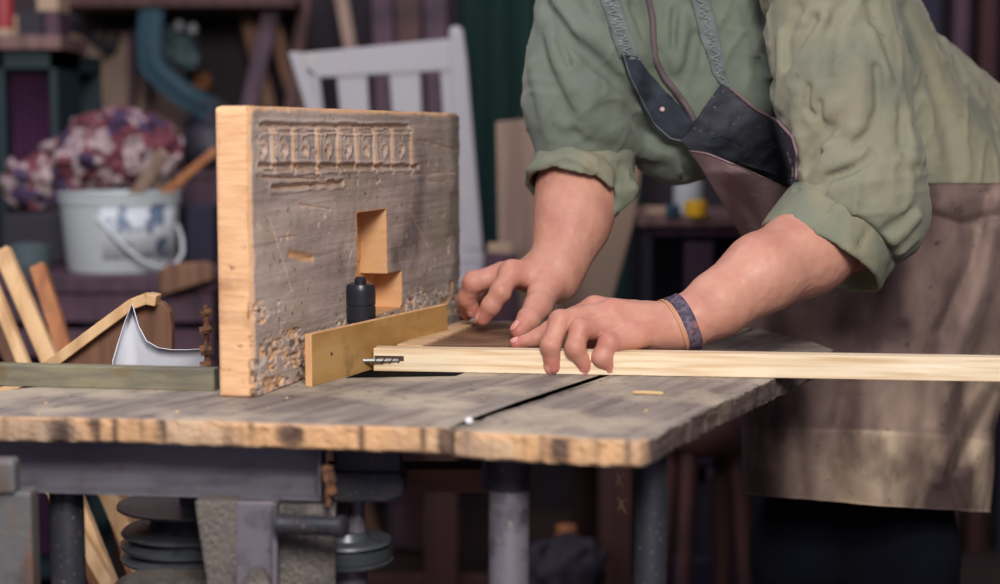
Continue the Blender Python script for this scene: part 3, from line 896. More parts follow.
# ---- near hand (the person's left), laid over the lath with the fingers curled over its front edge
n_wrist = J(690, 324, 1.812, 22); n_wr2 = J(676, 326, 1.808, 22)
N_mid = [J(612, 313, 1.792, 12.5), J(560, 321, 1.766, 10.8), J(550.5, 346, 1.752, 10.0), J(552.5, 367, 1.756, 8.4)]
N_rng = [J(620, 327, 1.783, 12.5), J(580, 329, 1.758, 10.8), J(575, 348, 1.748, 10.0), J(586.5, 368, 1.755, 8.2)]
N_pnk = [J(636, 336, 1.774, 12.0), J(609, 343, 1.753, 11.0), J(602, 357, 1.749, 10.0), J(612, 370, 1.754, 8.2)]
N_idx = [J(594, 308, 1.806, 10.5), J(560, 322, 1.822, 9.6), J(536, 338, 1.826, 8.0), J(516, 344, 1.824, 6.4)]
N_thm = [J(664, 332, 1.822, 14), J(630, 334, 1.842, 11), J(602, 338, 1.848, 9), J(586, 342, 1.846, 7.5)]
n_fingers = [N_mid, N_rng, N_pnk, N_idx, N_thm]
n_palm = [(n_wr2, (N_mid[0][0], W(12, 1.79))), (n_wr2, (N_rng[0][0], W(12.5, 1.78))), (n_wr2, (N_pnk[0][0], W(13, 1.78))), (J(672, 322, 1.815, 19), (N_idx[0][0], W(10.5, 1.80))),
          (J(680, 333, 1.80, 17), J(640, 338, 1.788, 13.5)), (J(676, 326, 1.83, 15), J(630, 330, 1.825, 11))]
n_fore = [J(692, 322, 1.812, 22.5), J(718, 304, 1.817, 27.5), J(762, 273, 1.843, 35), J(806, 252, 1.885, 39.5), J(856, 226, 1.925, 37)]
# ---- far hand (the person's right), finger tips on the brown board
f_wrist = J(553, 278, 1.995, 21)
F_idx = [J(512, 273, 1.970, 11.5), J(501, 292, 1.950, 10.8), J(491, 306, 1.950, 9.6), J(483, 318, 1.955, 8.2)]
F_mid = [J(503, 274, 1.990, 11), J(474, 282, 1.985, 11), J(467, 298, 1.995, 9), J(474, 311, 2.00, 6.8)]
F_rng = [J(510, 272, 2.015, 10.5), J(478, 282, 2.020, 9.5), J(464, 300, 2.03, 8.2), J(467, 314, 2.035, 6.8)]
F_pnk = [J(522, 274, 2.035, 9.5), J(496, 286, 2.045, 8.5), J(484, 302, 2.05, 7.5), J(482, 314, 2.055, 6.5)]
F_thm = [J(547, 289, 1.965, 15), J(538, 306, 1.935, 13.8), J(529, 319, 1.915, 11.5), J(519, 331, 1.90, 8.8)]
f_fingers = [F_idx, F_mid, F_rng, F_pnk, F_thm]
f_palm = [(J(552, 278, 1.99, 18), (F_idx[0][0], W(12.5, 1.97))), (f_wrist, (F_mid[0][0], W(11, 1.99))), (f_wrist, (F_rng[0][0], W(11, 2.01))), (J(556, 282, 2.01, 17), (F_pnk[0][0], W(10, 2.03))),
          (J(555, 282, 1.985, 17), J(538, 296, 1.955, 13))]
f_fore = [J(553, 277, 1.998, 21), J(561, 257, 2.01, 24), J(572.5, 222, 2.04, 33.5), J(578, 190, 2.07, 36.5), J(588, 150, 2.10, 38)]

def hand_field(palm, fingers, fore, tendons, dents):
    def f(p):
        d = None
        for (a, ra), (b, rb) in palm:
            e = cap(p, a, b, ra, rb); d = e if d is None else smin(d, e, .008)
        arm = None
        for (a, ra), (b, rb) in zip(fore[:-1], fore[1:]):
            e = cap(p, a, b, ra, rb); arm = e if arm is None else smin(arm, e, .03)
        d = smin(d, arm, .022)
        out = d
        for c in fingers:
            e = chain(p, c)
            # knuckle swell and the slimmer bone between
            for (q, r_) in c[1:3]:
                e = smin(e, np.linalg.norm(p - q, axis=-1) - r_ * .99, .004)
            out = np.minimum(out, smin(d, e, .009))
        for a, b, r_ in tendons:
            out = smin(out, cap(p, a, b, r_, r_), .008)
        for q, w_, am in dents:
            out = out + am * np.exp(-((p - q) ** 2).sum(-1) / (w_ * w_))
        return out + .0005 * fbm(p * 150, 2, 3)
    return f

def up(q, m): return q + np.array([0, -m * .5, m])
n_t = [(up(n_wr2[0], .016), up(N_mid[0][0], .0085), .005), (up(n_wr2[0], .012) + np.array([0, -.004, 0]), up(N_rng[0][0], .008), .005), (up(J(672, 322, 1.815, 19)[0], .013), up(N_idx[0][0], .006), .0045),
       (up(n_wr2[0], .008) + np.array([0, -.012, -.004]), up(N_pnk[0][0], .007), .005)]
f_t = [(up(f_wrist[0], .016) - np.array([.004, 0, 0]), up(F_idx[0][0], .0075), .005), (up(f_wrist[0], .016), up(F_mid[0][0], .007), .0045)]
dents = []
for c in (N_mid, N_rng, N_pnk):   # creases on the bent joints and hollows between the knuckles
    dents.append(((c[0][0] + c[1][0]) / 2 + np.array([0, -.008, .010]), .009, .0012))
fN = hand_field(n_palm, n_fingers, n_fore, n_t, dents + [(J(596, 324, 1.765, 1)[0] + np.array([0, 0, .006]), .008, .002), (J(614, 336, 1.755, 1)[0] + np.array([0, 0, .006]), .008, .002), (J(640, 318, 1.77, 1)[0], .014, .0015), (up(J(650, 303, 1.79, 1)[0], 0), .016, .0012)])
fF = hand_field(f_palm, f_fingers, f_fore, f_t, [(J(520, 296, 1.955, 1)[0], .012, .003), (J(530, 268, 1.96, 1)[0], .014, .0015), (J(494, 276, 1.965, 1)[0], .006, .002)])

def box_of(js, m=.012):
    a = np.array([j[0] - j[1] for j in js]).min(0) - m; b = np.array([j[0] + j[1] for j in js]).max(0) + m
    return a, b
allN = sum(n_fingers, []) + n_fore + [n_wr2]; allF = sum(f_fingers, []) + f_fore
hs = .0017
VN, QN = surf_net(fN, *box_of(allN), hs); VF, QF = surf_net(fF, *box_of(allF), hs)
VN = relax(VN, QN, 1, .4); VF = relax(VF, QF, 1, .4)
def pinkness(V, fingers):
    k = np.zeros(len(V))
    for c in fingers:
        for i, (q, r_) in enumerate(c):
            w_ = (.020, .011, .009, .014)[i]; k = np.maximum(k, (.45, .75, .6, 1.0)[i] * np.exp(-((V - q) ** 2).sum(1) / (w_ * w_ * 1.3)))
    return np.clip(k + .25 * fbm(V * 60, 3, 9), 0, 1)
kN = pinkness(VN, n_fingers); kF = pinkness(VF, f_fingers)

# ---- the rest of the body, one field: hips, trunk, shoulders, upper arms, neck, head, legs, feet
nshoulder = J(826, -70, 2.05, 52); fshoulder = J(622, -70, 2.16, 52)
hipA, hipB = P(900, 292, 2.27), P(866, 300, 2.39)
hc = P(672, -262, 2.10)         # centre of the head
knA = np.array([P(893, 640, 2.26)[0], 2.26, .47]); knB = np.array([P(808, 640, 2.32)[0], 2.32, .47])
anA = np.array([knA[0] + .01, 2.30, .09]); anB = np.array([knB[0] + .0, 2.38, .09])
hd = np.array([-.62, -.45, -.64]); hd /= np.linalg.norm(hd)          # where the face looks: down at the work
hup = np.array([-.50, -.30, .70]); hup = hup - hd * (hup @ hd); hup /= np.linalg.norm(hup); hr = np.cross(hd, hup)
HR = np.stack([hr, hd, hup], 1)
hp = lambda x, y, z: hc + hr * x + hd * y + hup * z
trunk0 = P(930, 255, 2.24); trunk1 = P(730, -40, 2.17)
def fB(p):
    d = smin(cap(p, hipA, hipB, .105, .105), cap(p, trunk0, P(820, 90, 2.2), .115, .12), .06)
    d = smin(d, cap(p, P(820, 90, 2.2), trunk1, .12, .125), .06)
    d = smin(d, cap(p, nshoulder[0], fshoulder[0], .058, .058), .07)
    d = smin(d, cap(p, nshoulder[0], n_fore[-1][0], .056, .047), .03); d = smin(d, cap(p, fshoulder[0], f_fore[-1][0], .054, .045), .03)
    d = smin(d, cap(p, n_fore[-1][0], n_fore[-2][0], .046, .040), .02); d = smin(d, cap(p, f_fore[-1][0], f_fore[-2][0], .044, .040), .02)
    d = smin(d, cap(p, P(722, -95, 2.14), hp(0, -.045, -.06), .060, .055), .03)
    h = ell(p, hp(0, -.012, .03), (.076, .098, .100), HR)
    h = smin(h, ell(p, hp(0, .030, -.055), (.056, .060, .062), HR), .03)
    h = smin(h, cap(p, hp(0, .082, .012), hp(0, .108, -.024), .009, .014), .010)
    for s_ in (-1, 1):
        h = smax(h, -(np.linalg.norm(p - hp(.031 * s_, .098, .012), axis=-1) - .017), .01)
        h = smin(h, np.linalg.norm(p - hp(.031 * s_, .077, .012), axis=-1) - .0125, .003)
        h = smin(h, ell(p, hp(.078 * s_, -.012, -.002), (.008, .020, .031), HR), .004)
    h = smin(h, ell(p, hp(0, .086, -.062), (.024, .009, .0055), HR), .003); h = smin(h, ell(p, hp(0, .083, -.074), (.020, .009, .0065), HR), .003)
    d = smin(d, h, .02)
    for hip, kn, an in ((hipA, knA, anA), (hipB, knB, anB)):
        l_ = smin(cap(p, hip - np.array([0, 0, .03]), kn, .082, .054), cap(p, kn, an, .054, .036), .03)
        l_ = smin(l_, cap(p, an - np.array([-.02, 0, .04]), an + np.array([-.15, -.06, -.06]), .035, .028), .02)
        d = smin(d, l_, .03)
    return d
VB, QB = surf_net(fB, (-.25, 1.75, 0.0), (.98, 2.62, 1.70), .0085)
VB, = (relax(VB, QB, 1, .4),)
nb = len(VB); nn_ = len(VN)
V = np.concatenate([VB, VN, VF]); Q = np.concatenate([QB, QN + nb, QF + nb + nn_])
pk = np.concatenate([np.full(nb, .25), kN, kF])
body = fast_mesh('body', V, Q, M['skin'], person, attrs={'pink': pk})

# fingernails
def nail(c, side, f, k=1.0):
    (a, ra), (t_, rt) = c[2], c[3]
    ax = t_ - a; ax /= np.linalg.norm(ax)
    s_ = np.asarray(side, float); s_ = s_ - ax * (s_ @ ax); s_ /= np.linalg.norm(s_)
    w_ = np.cross(ax, s_); n_ = 11
    g = np.zeros((n_, n_, 3)); dr = np.zeros((n_, n_, 3))
    for i in range(n_):
        for j in range(n_):
            u_ = 2 * i / (n_ - 1) - 1; v_ = 2 * j / (n_ - 1) - 1
            x = v_ * .72 * (1 - abs(u_) ** 3) ** .35 if abs(u_) < 1 else v_ * .25
            an = .15 + u_ * .62 * k
            d = (w_ * math.sin(x) + s_ * math.cos(x)); d = d * math.cos(max(an, 0)) + ax * math.sin(max(an, 0))
            g[i, j] = t_ + ax * (min(an, 0) * rt * 1.3) + d * rt; dr[i, j] = d
    for _ in range(12): g = g - dr * f(g)[..., None] * .8
    return MB().sheet(g + dr * .0001, .0006 if np.dot(np.cross(g[5, 5] - g[4, 5], g[5, 6] - g[5, 5]), s_) > 0 else -.0006).build('fingernail', M['nail'], body, smooth=True)
nail(N_mid, (-.75, -.6, .1), fN); nail(N_rng, (-.75, -.6, -.1), fN); nail(N_pnk, (-.5, -.8, -.1), fN); nail(N_idx, (-.1, -.35, .9), fN)
nail(F_idx, (-.75, -.3, .3), fF); nail(F_mid, (-.7, -.6, .1), fF); nail(F_thm, (-.7, -.5, .3), fF)

# wristband
a = P(678, 327, 1.808); b_ = P(699, 318, 1.8135); ax = (b_ - a) / np.linalg.norm(b_ - a)
def ring_on(f, c0, c1, n=72, m=9, th=.0016, off=.0004):
    ref = np.cross(ax, (0, 0, 1)); ref /= np.linalg.norm(ref); r2 = np.cross(ax, ref)
    V = []; 
    for j in range(m):
        c = c0 + (c1 - c0) * j / (m - 1)
        for k in range(n):
            an = 2 * math.pi * k / n; d = ref * math.cos(an) + r2 * math.sin(an)
            s_ = .02
            for _ in range(20):
                s_ -= float(f((c + d * s_)[None])[0]) * .9
            V.append(c + d * (s_ + off))
    V = np.array(V).reshape(m, n, 3)
    ctr = np.array([c0 + (c1 - c0) * j / (m - 1) for j in range(m)])[:, None]
    rad = V - ctr; rad /= np.linalg.norm(rad, axis=-1, keepdims=True)
    O = V + rad * th
    idx = np.arange(n * m).reshape(m, n); Fc = []
    for j in range(m - 1):
        for k in range(n):
            k2 = (k + 1) % n
            Fc.append((idx[j, k] + n * m, idx[j, k2] + n * m, idx[j + 1, k2] + n * m, idx[j + 1, k] + n * m))
            Fc.append((idx[j, k], idx[j + 1, k], idx[j + 1, k2], idx[j, k2]))
    for k in range(n):
        k2 = (k + 1) % n
        Fc.append((idx[0, k], idx[0, k2], idx[0, k2] + n * m, idx[0, k] + n * m)); Fc.append((idx[-1, k], idx[-1, k] + n * m, idx[-1, k2] + n * m, idx[-1, k2]))
    return MB().add(np.concatenate([V.reshape(-1, 3), O.reshape(-1, 3)]), Fc)
wb = ring_on(fN, P(678, 329, 1.806), P(689, 323.5, 1.8095)).build('wristband', M['band'], person, smooth=True)
wb['label'] = 'narrow band of grey, mauve and red checked cloth'
ring_on(fN, P(673.5, 331, 1.805), P(675.5, 330, 1.8055), m=3, th=.0012).build('cord', mat('tan_cord', (186, 140, 104), .7), wb, smooth=True)

# ---------------------------------------------------------------- jacket
Z7 = lambda X, Y: (500 + X / 1.884, Y / 1.884)
SA = (P(610, -60, 2.13), W(60, 2.1)); SB = (P(593, 60, 2.09), W(60, 2.09)); SC = (P(585, 108, 2.08), W(58, 2.08)); SD = (P(584, 140, 2.075), W(46, 2.075))
NA = (P(815, -60, 2.00), W(62, 2.0)); NB_ = (P(843, 90, 1.955), W(64, 1.955)); NC = (P(861, 180, 1.925), W(63, 1.925)); ND = (P(868, 210, 1.91), W(57, 1.91)); NE = (P(858, 214, 1.90), W(54, 1.9))
HEMZ = float(P(950, 187.5, 2.10)[2])
BK0 = P(985, 215, 2.25)
fax = P(572, 199, 2.06) - P(587, 150, 2.085); fax /= np.linalg.norm(fax)
ca2 = P(851, 200, 1.925); cb2 = P(818, 260, 1.902); nax = cb2 - ca2; nax /= np.linalg.norm(nax)
def shirt_base(p):
    t_ = cap(p, P(930, 228, 2.24), P(806, 66, 2.20), .150, .146); t_ = smin(t_, cap(p, P(806, 62, 2.2), P(730, -50, 2.19), .150, .152), .05)
    t_ = smin(t_, cap(p, P(925, 90, 2.26), P(1005, 155, 2.28), .064, .070), .05)       # the coat tail standing off the back
    t_ = smin(t_, cap(p, P(655, 40, 2.14), P(700, 105, 2.13), .085, .082), .06)        # front hanging forward
    t_ = smin(t_, cap(p, P(640, 120, 2.13), P(672, 148, 2.13), .050, .040), .04)
    zc = HEMZ + .004 * np.sin(p[..., 0] * 40)
    t_ = smax(t_, zc - p[..., 2], .004)
    t_ = smax(t_, -(cap(p, P(700, -60, 2.17), P(722, -110, 2.15), .05, .075)), .01)
    fs = smin(cap(p, SA[0], SB[0], SA[1], SB[1]), cap(p, SB[0], SC[0], SB[1], SC[1]), .02); fs = smin(fs, cap(p, SC[0], SD[0], SC[1], SD[1]), .015)
    ns = smin(cap(p, NA[0], NB_[0], NA[1], NB_[1]), cap(p, NB_[0], NC[0], NB_[1], NC[1]), .02); ns = smin(ns, cap(p, NC[0], ND[0], NC[1], ND[1]), .012); ns = smin(ns, cap(p, ND[0], NE[0], ND[1], NE[1]), .01)
    fs = smax(fs, (p - P(579, 172, 2.072)) @ fax, .004); ns = smax(ns, (p - P(838, 226, 1.90)) @ nax, .004)
    return t_, fs, ns
def shirt_raw(p):
    t_, fs, ns = shirt_base(p)
    return smin(smin(t_, fs, .018), ns, .010)
# folds seen on the cloth: strokes measured on the photograph, laid on the surface, then given height in the cloth
folds = []
def fold(pts, w, amp, D=None):
    px = np.array([q[0] for q in pts], float); py = np.array([q[1] for q in pts], float)
    hit, ok = march(shirt_raw, px, py)
    folds.append((hit, w, amp))
A1 = lambda X, Y: (510 + X / 4.99, Y / 4.99)
A2 = lambda X, Y: (510 + X / 4.99, 110 + Y / 4.99)
A4 = lambda X, Y: (740 + X / 3.65, Y / 3.65)
A5 = lambda X, Y: (740 + X / 3.65, 150 + Y / 3.65)
for pts, w, am in [
    ([A1(190, 0), A1(230, 80), A1(290, 160), A1(330, 220), A1(450, 330), A1(560, 430), A1(640, 530)], .006, -.011),
    ([A1(215, 0), A1(320, 150), A1(440, 190), A1(540, 270), A1(620, 390)], .009, .009),
    ([A1(150, 20), A1(190, 180), A1(240, 320), A1(330, 460)], .008, .007),
    ([A1(170, 150), A1(190, 300), A1(250, 470), A1(290, 584)], .007, -.005),
    ([A1(250, 200), A1(290, 330), A1(330, 470)], .005, -.005),
    ([A1(120, 330), A1(150, 480), A2(180, 60), A2(200, 130)], .007, .006),
    ([A1(420, 400), A1(390, 500), A2(330, 60), A2(380, 130)], .007, .005),
    ([A2(340, 20), A2(330, 100), A2(400, 160)], .006, -.004),
    ([A2(400, 40), A2(520, 120), A2(640, 190), A2(780, 220)], .010, .006),
    ([A2(640, 60), A2(760, 170), A2(830, 190), A2(880, 250)], .006, -.007),
    ([A2(600, 0), A2(660, 90), A2(690, 120)], .008, -.008),
    ([A2(600, 260), A2(700, 350), A2(790, 420)], .007, .009),
    ([A2(880, 230), A2(870, 330)], .004, -.006),
    ([A1(380, 0), A1(450, 130), A1(560, 240)], .006, .005),
    ([A1(560, 0), A1(600, 120), A1(660, 240), A1(700, 300)], .005, .006),
    ([A1(600, 30), A1(640, 100), A1(650, 200)], .004, -.004),
    ([A1(860, 100), A1(850, 220), A1(840, 310)], .007, .007), ([A1(930, 180), A1(900, 300), A1(860, 420)], .006, -.006),
    ([A1(790, 60), A1(780, 200), A1(820, 340)], .006, .005), ([A1(820, 60), A1(815, 250)], .005, -.005),
    # near sleeve
    ([A4(20, 20), A4(60, 150), A4(110, 270), A4(150, 380)], .006, .006),
    ([A4(100, 0), A4(85, 180), A4(75, 240), A4(130, 330)], .006, -.006),
    ([A4(150, 130), A4(155, 250), A4(145, 380)], .005, .008), ([A4(210, 30), A4(175, 130), A4(170, 240)], .005, -.007),
    ([A4(310, 60), A4(260, 140), A4(200, 260), A4(150, 380)], .0055, .008), ([A4(275, 80), A4(230, 150), A4(180, 230)], .006, -.009),
    ([A4(400, 0), A4(350, 60), A4(320, 150), A4(310, 280)], .008, -.004),
    ([A4(490, 120), A4(540, 270), A4(600, 420), A4(630, 570)], .007, .007), ([A4(480, 10), A4(520, 180), A4(560, 300), A4(590, 430), A4(600, 560)], .006, -.006),
    ([A4(500, 250), A4(505, 400), A4(480, 480), A4(430, 520)], .005, -.006), ([A4(430, 240), A4(440, 380), A4(420, 480)], .009, .005),
    ([A4(330, 400), A4(380, 380), A4(410, 340)], .008, .004), ([A4(250, 320), A4(245, 390), A4(265, 420)], .0035, -.006), ([A4(290, 380), A4(300, 460), A4(330, 500)], .004, -.005),
    ([A4(215, 330), A4(205, 440), A4(230, 560)], .006, .005), ([A4(330, 470), A4(280, 520), A4(250, 570)], .006, -.009), ([A4(340, 490), A4(310, 540), A4(300, 584)], .004, .006),
    ([A5(300, 10), A5(270, 50), A5(250, 80)], .0035, -.010), ([A5(220, 90), A5(300, 70), A5(380, 40)], .006, .005), ([A5(310, 140), A5(330, 100), A5(420, 70), A5(480, 20)], .005, -.007),
    ([A5(340, 150), A5(420, 120), A5(500, 110)], .006, .005), ([A5(540, 290), A5(590, 260), A5(625, 225)], .0045, -.008), ([A5(560, 330), A5(610, 290), A5(650, 240)], .005, .006),
    ([A5(600, 0), A5(620, 120), A5(610, 220)], .006, .004),
    # back and tail
    ([(905, 10), (930, 70), (950, 130), (955, 180)], .010, -.005), ([(945, 45), (975, 90), (995, 130)], .009, .007), ([(960, 60), (985, 110), (1005, 160)], .006, -.006), ([(925, 100), (935, 150), (930, 185)], .007, .004),
    ]:
    fold(pts, w, am)
fold_box = [(h_.min(0) - 3 * w - .005, h_.max(0) + 3 * w + .005, h_, w, am) for h_, w, am in folds]
def add_folds(p, d):
    for lo, hi, h_, w, am in fold_box:
        m = ((p > lo) & (p < hi)).all(-1) & (np.abs(d) < .03)
        if m.any():
            q = p[m]; dd = poly_d(q, h_); d[m] -= 1.6 * am * np.exp(-(dd / (1.2 * w)) ** 2)
    return d
def fS(p):
    t_, fs, ns = shirt_base(p)
    wr = np.zeros(p.shape[:-1], float)
    band = np.minimum(np.minimum(t_, fs), ns); m = np.abs(band) < .02
    q = p[m]
    wp = q + .02 * np.stack([noise(q * 14, 1), noise(q * 14, 2), noise(q * 14, 3)], -1)
    r1 = 1 - np.abs(noise(wp @ np.array([[1, 0, .35], [0, 1, .2], [-.35, -.2, 1.]]) * np.array([30, 30, 11]), 7)) * 2
    r2 = noise(wp * np.array([15, 15, 22]), 9); r3 = 1 - np.abs(noise(wp * np.array([24, 24, 60]), 14)) * 2
    near = np.exp(-((q - NC[0]) ** 2).sum(-1) / .006) + np.exp(-((q - SD[0]) ** 2).sum(-1) / .008)
    wr[m] = .0034 * np.clip(r1, 0, 1) ** 2 + .0024 * r2 + (.25 + near) * .0034 * np.clip(r3, -.2, 1)
    # hollow sleeves and body so that the cloth has an inside
    d = smin(smin(t_, fs, .018), ns, .010)
    d = add_folds(p, d - wr)
    return d
lo = np.array([-.02, 1.78, HEMZ - .13]); hi = np.array([.80, 2.48, 1.30])
def fS2(p):
    d = fS(p)
    # jacket is open underneath and ends above the shoulders
    d = smax(d, -(cap(p, f_fore[-1][0], f_fore[-2][0], .046, .048)), .004)
    return smax(d, p[..., 2] - 1.275, .004)
VS, QS = surf_net(fS2, lo, hi, .0031)
VS = relax(VS, QS, 1, .25)
tt, ff, nn2 = shirt_base(VS)
kh = np.clip((np.minimum(tt, ff) - nn2) / .02 + .5, 0, 1)
kh = np.maximum(kh * .75, np.clip((VS[:, 0] - P(870, 100, 2.1)[0]) / .08, 0, 1))
shirt = fast_mesh('jacket', VS, QS, M['shirt'], person, attrs={'khaki': kh})

# rolled cuffs: hollow bands standing proud of the sleeve
def cuff(a, b, ra, rb, th, axis_pts, seed, extra=None, post=None):
    a = np.asarray(a); b = np.asarray(b); ax_ = (b - a) / np.linalg.norm(b - a)
    def f(p):
        w_ = .0016 * noise(p * 26, seed) + .0012 * (1 - np.abs(noise(p * np.array([30, 30, 60]), seed + 2)) * 2)
        o = cone(p, a, b, ra, rb, .007) - w_
        if extra is not None: o = extra(p, o)
        i = cone(p, a - ax_ * -.004, b + ax_ * .05, ra - th * .9, rb - th, 0)
        i = cone(p, a + ax_ * .010, b + ax_ * .08, ra - th, rb - th + (rb - ra) * 1.2, 0) - w_ * .8
        d = smax(o, -i, .004)
        if post is not None: d = post(p, d)
        return d
    return f
def strokes(lst):
    out = []
    return out
# far cuff
ca = P(589, 150, 2.09); cb = P(574, 196, 2.058)
def far_extra(p, o):
    for pts, w, am in far_f: o = o - am * np.exp(-(poly_d(p, pts) / w) ** 2)
    return o
f0 = lambda p: cone(p, ca, cb, W(51, 2.08), W(53.5, 2.065), .007)
far_f = []
for pts, w, am in [([A2(200, 290), A2(260, 260), A2(330, 270), A2(400, 320), A2(450, 330)], .004, -.006), ([A2(90, 300), A2(180, 240), A2(280, 230), A2(380, 280)], .006, .004), ([A2(340, 180), A2(460, 210), A2(540, 290)], .004, -.006),
                   ([A2(100, 200), A2(200, 180), A2(330, 200), A2(430, 250)], .006, .003), ([A2(430, 340), A2(500, 420), A2(540, 350), A2(560, 280)], .005, -.006), ([A2(530, 470), A2(590, 400), A2(600, 310)], .004, .006), ([A2(560, 520), A2(600, 430)], .004, -.005)]:
    h_, _ = march(lambda p: smin(f0(p), cap(p, P(615, 165, 2.05), P(626, 190, 2.05), W(15, 2.05), W(11, 2.05)), .010), np.array([q[0] for q in pts]), np.array([q[1] for q in pts]))
    far_f.append((h_, w, am))
def far_post(p, d):
    k = smin(cap(p, P(612, 163, 2.06), P(625, 188, 2.045), W(14, 2.05), W(12, 2.05)), cap(p, P(625, 188, 2.045), P(611, 214, 2.04), W(11, 2.05), W(6, 2.05)), .010)
    k = k - .0015 * noise(p * 60, 4) - .002 * (1 - np.abs(noise(p * np.array([70, 70, 30]), 12)) * 2)
    return smin(d, k, .008)
fc = cuff(ca, cb, W(50, 2.08), W(52.5, 2.065), .0070, None, 5, far_extra, far_post)
VC, QC = surf_net(fc, np.minimum(ca, cb) - .095, np.maximum(ca, cb) + .095, .0026)
cf = fast_mesh('rolled_cuff', relax(VC, QC, 1, .3), QC, M['cuff'], shirt)
# near cuff
near_f = []
f1 = lambda p: cone(p, ca2, cb2, W(58, 1.905), W(66, 1.888), .007)
for pts, w, am in [([A5(360, 185), A5(320, 240), A5(265, 305)], .0018, -.004), ([A5(130, 260), A5(190, 245)], .0025, -.004), ([A5(200, 145), A5(300, 160), A5(360, 185)], .0025, -.003), ([A5(470, 240), A5(530, 290), A5(570, 350)], .004, .003),
                   ([A5(100, 220), A5(220, 230), A5(330, 290), A5(440, 380)], .004, .002), ([A5(460, 300), A5(430, 360)], .006, -.003)]:
    h_, _ = march(f1, np.array([q[0] for q in pts]), np.array([q[1] for q in pts])); near_f.append((h_, w, am))
def near_extra(p, o):
    o = smin(o, cap(p, P(884, 262, 1.90), P(872, 276, 1.90), W(12, 1.9), W(11, 1.9)), .010)
    for pts, w, am in near_f: o = o - am * np.exp(-(poly_d(p, pts) / w) ** 2)
    return o
fc2 = cuff(ca2, cb2, W(58, 1.905), W(68, 1.888), .0060, None, 15, near_extra)
VC, QC = surf_net(fc2, np.minimum(ca2, cb2) - .11, np.maximum(ca2, cb2) + .11, .0026)
cf2 = fast_mesh('rolled_cuff', relax(VC, QC, 1, .3), QC, M['cuff'], shirt)

# straps, zip and the dark bib, laid on the jacket
def lay(f, pts_px, n):
    """resample a pixel polyline"""
    pts = np.array(pts_px, float); s_ = np.concatenate([[0], np.cumsum(np.linalg.norm(np.diff(pts, axis=0), axis=1))]); t_ = np.linspace(0, s_[-1], n)
    return np.stack([np.interp(t_, s_, pts[:, 0]), np.interp(t_, s_, pts[:, 1])], -1)
def surf_smooth(f, px, py, off, it=2):
    h_, ok = march(f, px, py)
    g = h_.copy()
    return g, ok
def ribbon(f, edgeL, edgeR, n, m, off, th, name, mt, par, wav=0.0):
    a = lay(f, edgeL, n); b = lay(f, edgeR, n)
    t_ = np.linspace(0, 1, m)[None, :, None]
    g2 = a[:, None] * (1 - t_) + b[:, None] * t_
    h_, ok = march(f, g2[..., 0], g2[..., 1])
    r = ray(g2[..., 0], g2[..., 1]); r /= np.linalg.norm(r, axis=-1, keepdims=True)
    # smooth the distances so that the cloth bridges small hollows
    dist = np.linalg.norm(h_ - np.array([0, 0, CAMZ]), axis=-1)
    ds = dist.copy()
    for _ in range(3):
        e = np.pad(ds, 1, mode='edge'); avg = (e[:-2, 1:-1] + e[2:, 1:-1] + e[1:-1, :-2] + e[1:-1, 2:]) / 4
        ds = np.minimum(ds, avg)
    ds = ds - off
    if wav: ds = ds - wav * (fbm(np.stack([g2[..., 0] * .03, g2[..., 1] * .03, 0 * g2[..., 0]], -1), 3, 77) )
    g = np.array([0, 0, CAMZ]) + r * ds[..., None]
    return MB().sheet(g, th).build(name, mt, par, smooth=True), g
SF = fS
st1, g1 = ribbon(SF, [A1(430, -60), A1(450, 0), A1(480, 80), A1(505, 180), A1(550, 290)], [A1(520, -60), A1(550, 0), A1(580, 90), A1(610, 190), A1(650, 300)], 30, 6, .003, -.002, 'apron_strap', M['strap'], person)
st2, g2_ = ribbon(SF, [A1(880, -60), A1(905, 0), A1(930, 100), A1(950, 190), A1(985, 270), (712, 72), (722, 86)], [A1(975, -60), A1(1000, 0), (716, 20), (720, 38), (723, 50), (725, 70), (731, 88)], 34, 6, .003, -.002, 'apron_strap', M['strap'], person)
for st, g, sd in ((st1, g1, 2), (st2, g2_, 5)):
    b = MB(); k = np.linspace(0, 1, 120)
    pts = []
    for i, t_ in enumerate(k):
        r_ = t_ * (g.shape[0] - 1); i0 = min(int(r_), g.shape[0] - 2); fr = r_ - i0
        c_ = (.5 + .20 * math.sin(i * .83 + 2 * math.sin(i * .21)) + .12 * math.sin(i * .37 + sd)) * (g.shape[1] - 1); j0 = min(int(c_), g.shape[1] - 2); fc_ = c_ - j0
        p_ = (g[i0, j0] * (1 - fr) + g[i0 + 1, j0] * fr) * (1 - fc_) + (g[i0, j0 + 1] * (1 - fr) + g[i0 + 1, j0 + 1] * fr) * fc_
        r0 = p_ - np.array([0, 0, CAMZ]); pts.append(p_ - r0 / np.linalg.norm(r0) * .0018)
    b.tube(pts, .0007, 6).build('stitching', M['stitch'], st, smooth=True)
zp = lay(None, [A1(680, -60), A1(690, 0), A1(712, 90), A1(715, 200), A1(725, 300), A1(770, 390), A1(830, 460), A1(900, 560), (694, 122)], 70)
hz_, _ = march(SF, zp[:, 0], zp[:, 1]); rr = hz_ - np.array([0, 0, CAMZ]); rr /= np.linalg.norm(rr, axis=1, keepdims=True)
for _ in range(6): hz_[1:-1] = (hz_[:-2] + hz_[2:]) / 2 * .6 + hz_[1:-1] * .4
zpo = MB().tube(hz_ - rr * .002, .0042, 10).build('zip', M['zip'], shirt, smooth=True)
b = MB()
for i in range(0, 69, 1):
    b.tube([hz_[i] - rr[i] * .0062 + np.array([-.002, 0, 0]), hz_[i] - rr[i] * .0062 + np.array([.002, 0, 0])], .0007, 5)
b.build('zip_teeth', M['steel'], zpo)

